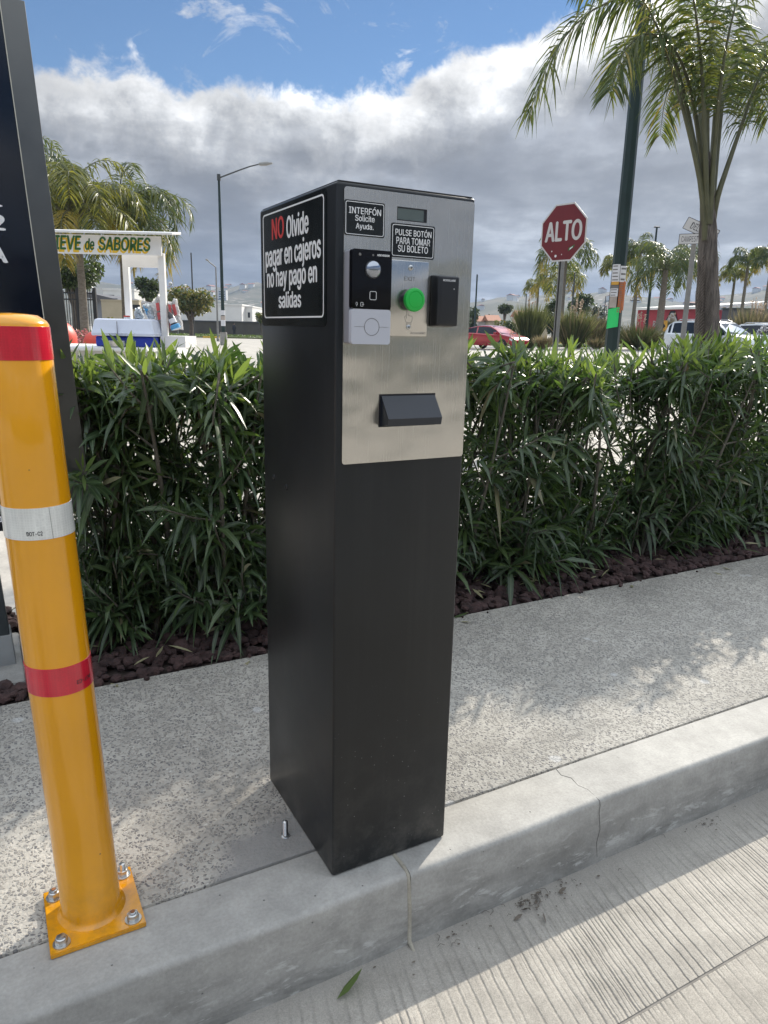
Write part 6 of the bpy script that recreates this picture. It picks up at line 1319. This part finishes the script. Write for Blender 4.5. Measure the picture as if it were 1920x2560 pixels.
car('parked_car', 1232, 45, 38, 4.5, 1.8, 1.44, 'car_red', 'red car seen between the ticket machine and the stop sign')
car('parked_car', 1786, 34, 33, 4.45, 1.84, 1.66, 'car_white', 'white sport utility vehicle partly behind the large palm trunk', suv=True)
car('parked_car', 1952, 37, 20, 4.6, 1.85, 1.60, 'car_white', 'white car cut off by the right edge of the picture', suv=True)

# ------------------------------------------------------------------ hills and the buildings on them
def hill_h(a_deg, r):
    a = rad(a_deg); s = 0.5+0.5*math.sin(a*3.1+0.6); h = 78+10*math.sin(a*7+1.0)+7*math.sin(a*17+2)+4*math.sin(a*41)+2.5*math.sin(a*97+1)
    t = ss(620, 1500, r); return -3+h*t*(0.92+0.08*math.sin(r*0.012+a*30))+5*math.sin(a*60+r*0.02)*t*(1-t)*2
def hills():
    mb = MB(); n = 360; rs = [560, 640, 740, 860, 1000, 1140, 1280, 1400, 1500, 1620]; vs = []
    for r in rs:
        for k in range(n): a = 360*k/n; vs.append((CAM[0]+r*math.sin(rad(a)), CAM[1]+r*math.cos(rad(a)), hill_h(a, r)-(0.0 if r > 570 else 6)))
    mb.add(vs, [(i*n+k, i*n+(k+1) % n, (i+1)*n+(k+1) % n, (i+1)*n+k) for i in range(len(rs)-1) for k in range(n)])
    m, t, b = new_mat('far_hillside'); o = t.node('ShaderNodeTexCoord').outputs['Object']
    c = t.ramp(t.noise(o, 0.012, 8, 0.65), [(0.35, (0.045, 0.058, 0.030)), (0.5, (0.085, 0.082, 0.050)), (0.65, (0.15, 0.13, 0.09))])
    v = t.node('ShaderNodeTexVoronoi', feature='F1', ins={'Vector': o, 'Scale': 0.075}); sc = t.node('ShaderNodeSeparateColor', ins={0: v.outputs['Color']})
    town = t.ramp(t.noise(o, 0.004, 3, 0.5), [(0.45, 0.0), (0.55, 1.0)])
    spk = t.math('MULTIPLY', t.math('MULTIPLY', t.ramp(v.outputs['Distance'], [(0.30, 1.0), (0.38, 0.0)]), t.ramp(sc.outputs[0], [(0.35, 0.0), (0.40, 1.0)])), town)
    c = t.mix(t.math('MULTIPLY', spk, 0.75), c, t.ramp(sc.outputs[1], [(0.0, (0.45, 0.42, 0.38)), (0.6, (0.30, 0.24, 0.20)), (1.0, (0.55, 0.54, 0.52))]))
    t.put(b.inputs['Base Color'], c); b.inputs['Roughness'].default_value = 1.0; M['hill'] = m
    struct(mb.build('hills', 'hill', smooth=70))
    r = np.random.default_rng(12)
    def tower(u, w, v0, D, lab, m_, rows):
        a, b = at(u-w/2, 845, D), at(u+w/2, 845, D); e = Vector((b.x-a.x, b.y-a.y, 0)); L = e.length; e.normalize(); n_ = Vector((-e.y, e.x, 0)); z1 = vz(u, v0, D); rr = math.hypot(a.x-CAM[0], a.y-CAM[1]); zg = hill_h(math.degrees(azimuth(u)), rr)-3
        t = thing('hill_tower', (a.x, a.y, zg), lab, 'building', 'apartment towers on the hill'); mb = MB(); P = [a, Vector((b.x, b.y, 0)), Vector((b.x, b.y, 0))+n_*12, Vector((a.x, a.y, 0))+n_*12]; mb.add([(v.x, v.y, zg) for v in P]+[(v.x, v.y, z1) for v in P], [(0,3,2,1),(4,5,6,7),(0,1,5,4),(1,2,6,5),(2,3,7,6),(3,0,4,7)]); mb.build('wall', m_, t, smooth=0)
        A0 = Vector((a.x, a.y, 0))
        for k in range(rows):
            m2 = MB(); z = z1-3.2*(k+1); f = lambda x, zz, h: A0+e*x-n_*(0.1+h)+Vector((0, 0, zz))
            m2.prism([(L*.12, z), (L*.88, z), (L*.88, z+1.4), (L*.12, z+1.4)], 0, 0.2, f); m2.build('window_band', 'pane', t, smooth=0)
    tower(519, 12, 724, 1300, 'grey apartment block on the hill crest behind the thin grey street lamp', 'wall_grey', 4); tower(558, 20, 725, 1050, 'white tower on the hill directly behind the green street lamp', 'wall_white', 9); tower(538, 14, 729, 1320, 'low grey block on the hill crest between the two towers', 'wall_grey', 3)
    # hillside houses: one built, the rest copies
    mb = MB(); t = thing('hillside_house', (0, 0, 0), 'tiny pale house among many on the hazy hillside', 'house', 'houses on the hillside'); mb.box(-5, 5, -4, 4, -3, 4.2); mb.build('wall', 'wall_white', t, smooth=0)
    mb = MB(); mb.add([(-5.4, -4.4, 4.21), (5.4, -4.4, 4.21), (5.4, 4.4, 4.21), (-5.4, 4.4, 4.21), (-5.4, 0, 6), (5.4, 0, 6)], [(0,3,2,1),(0,1,5,4),(2,3,4,5),(0,4,3),(1,2,5)]); mb.build('roof', 'roof_tile', t, smooth=0)
    for i in range(120):
        a = r.choice([r.uniform(10, 24), r.uniform(35, 60)]); rr = r.uniform(760, 1480); x, y = CAM[0]+rr*math.sin(rad(a)), CAM[1]+rr*math.cos(rad(a)); z = hill_h(a, rr); s = r.uniform(0.6, 1.3)
        if i == 0: t.location = (x, y, z)
        else: dup(t, (x, y, z), r.uniform(0, 3.14), (s*r.uniform(.8, 1.6), s, s))
hills()

def unseen_planting():  # leaf clumps added out of view to put a dark band in the steel's reflection
    r = np.random.default_rng(33); mb = MB(); cl = [(x, -13+r.normal()*0.5, ZR+r.uniform(0.5, 1.0), 1.2, 0.9, r.uniform(0.7, 1.25)) for x in np.arange(-13, 15, 1.25)]
    crown_blades(mb, cl, 5200, 0.30, r, 2, shell=0.75, aspect=0.6); tag(mb.build('added_planting', ['dark_leaf', 'bush'], smooth=0), 'unseen dark leaf row added behind the camera for its reflection in the steel front', 'added_planting', kind='stuff')
unseen_planting()

# ------------------------------------------------------------------ air
def haze():
    mb = MB(); mb.box(-2200, 2200, -2200, 2200, ZR-18, 175)
    m = bpy.data.materials.new('haze_air'); m.use_nodes = True; nt = m.node_tree; nt.nodes.clear(); o = nt.nodes.new('ShaderNodeOutputMaterial'); v = nt.nodes.new('ShaderNodeVolumePrincipled')
    v.inputs['Color'].default_value = (0.36, 0.49, 0.72, 1); v.inputs['Density'].default_value = 0.00028; v.inputs['Anisotropy'].default_value = 0.0; nt.links.new(v.outputs[0], o.inputs['Volume'])
    M['haze'] = m; ob = mb.build('haze', 'haze', smooth=0); tag(ob, 'thin bluish haze over the distant hills', 'haze', kind='stuff')
haze()
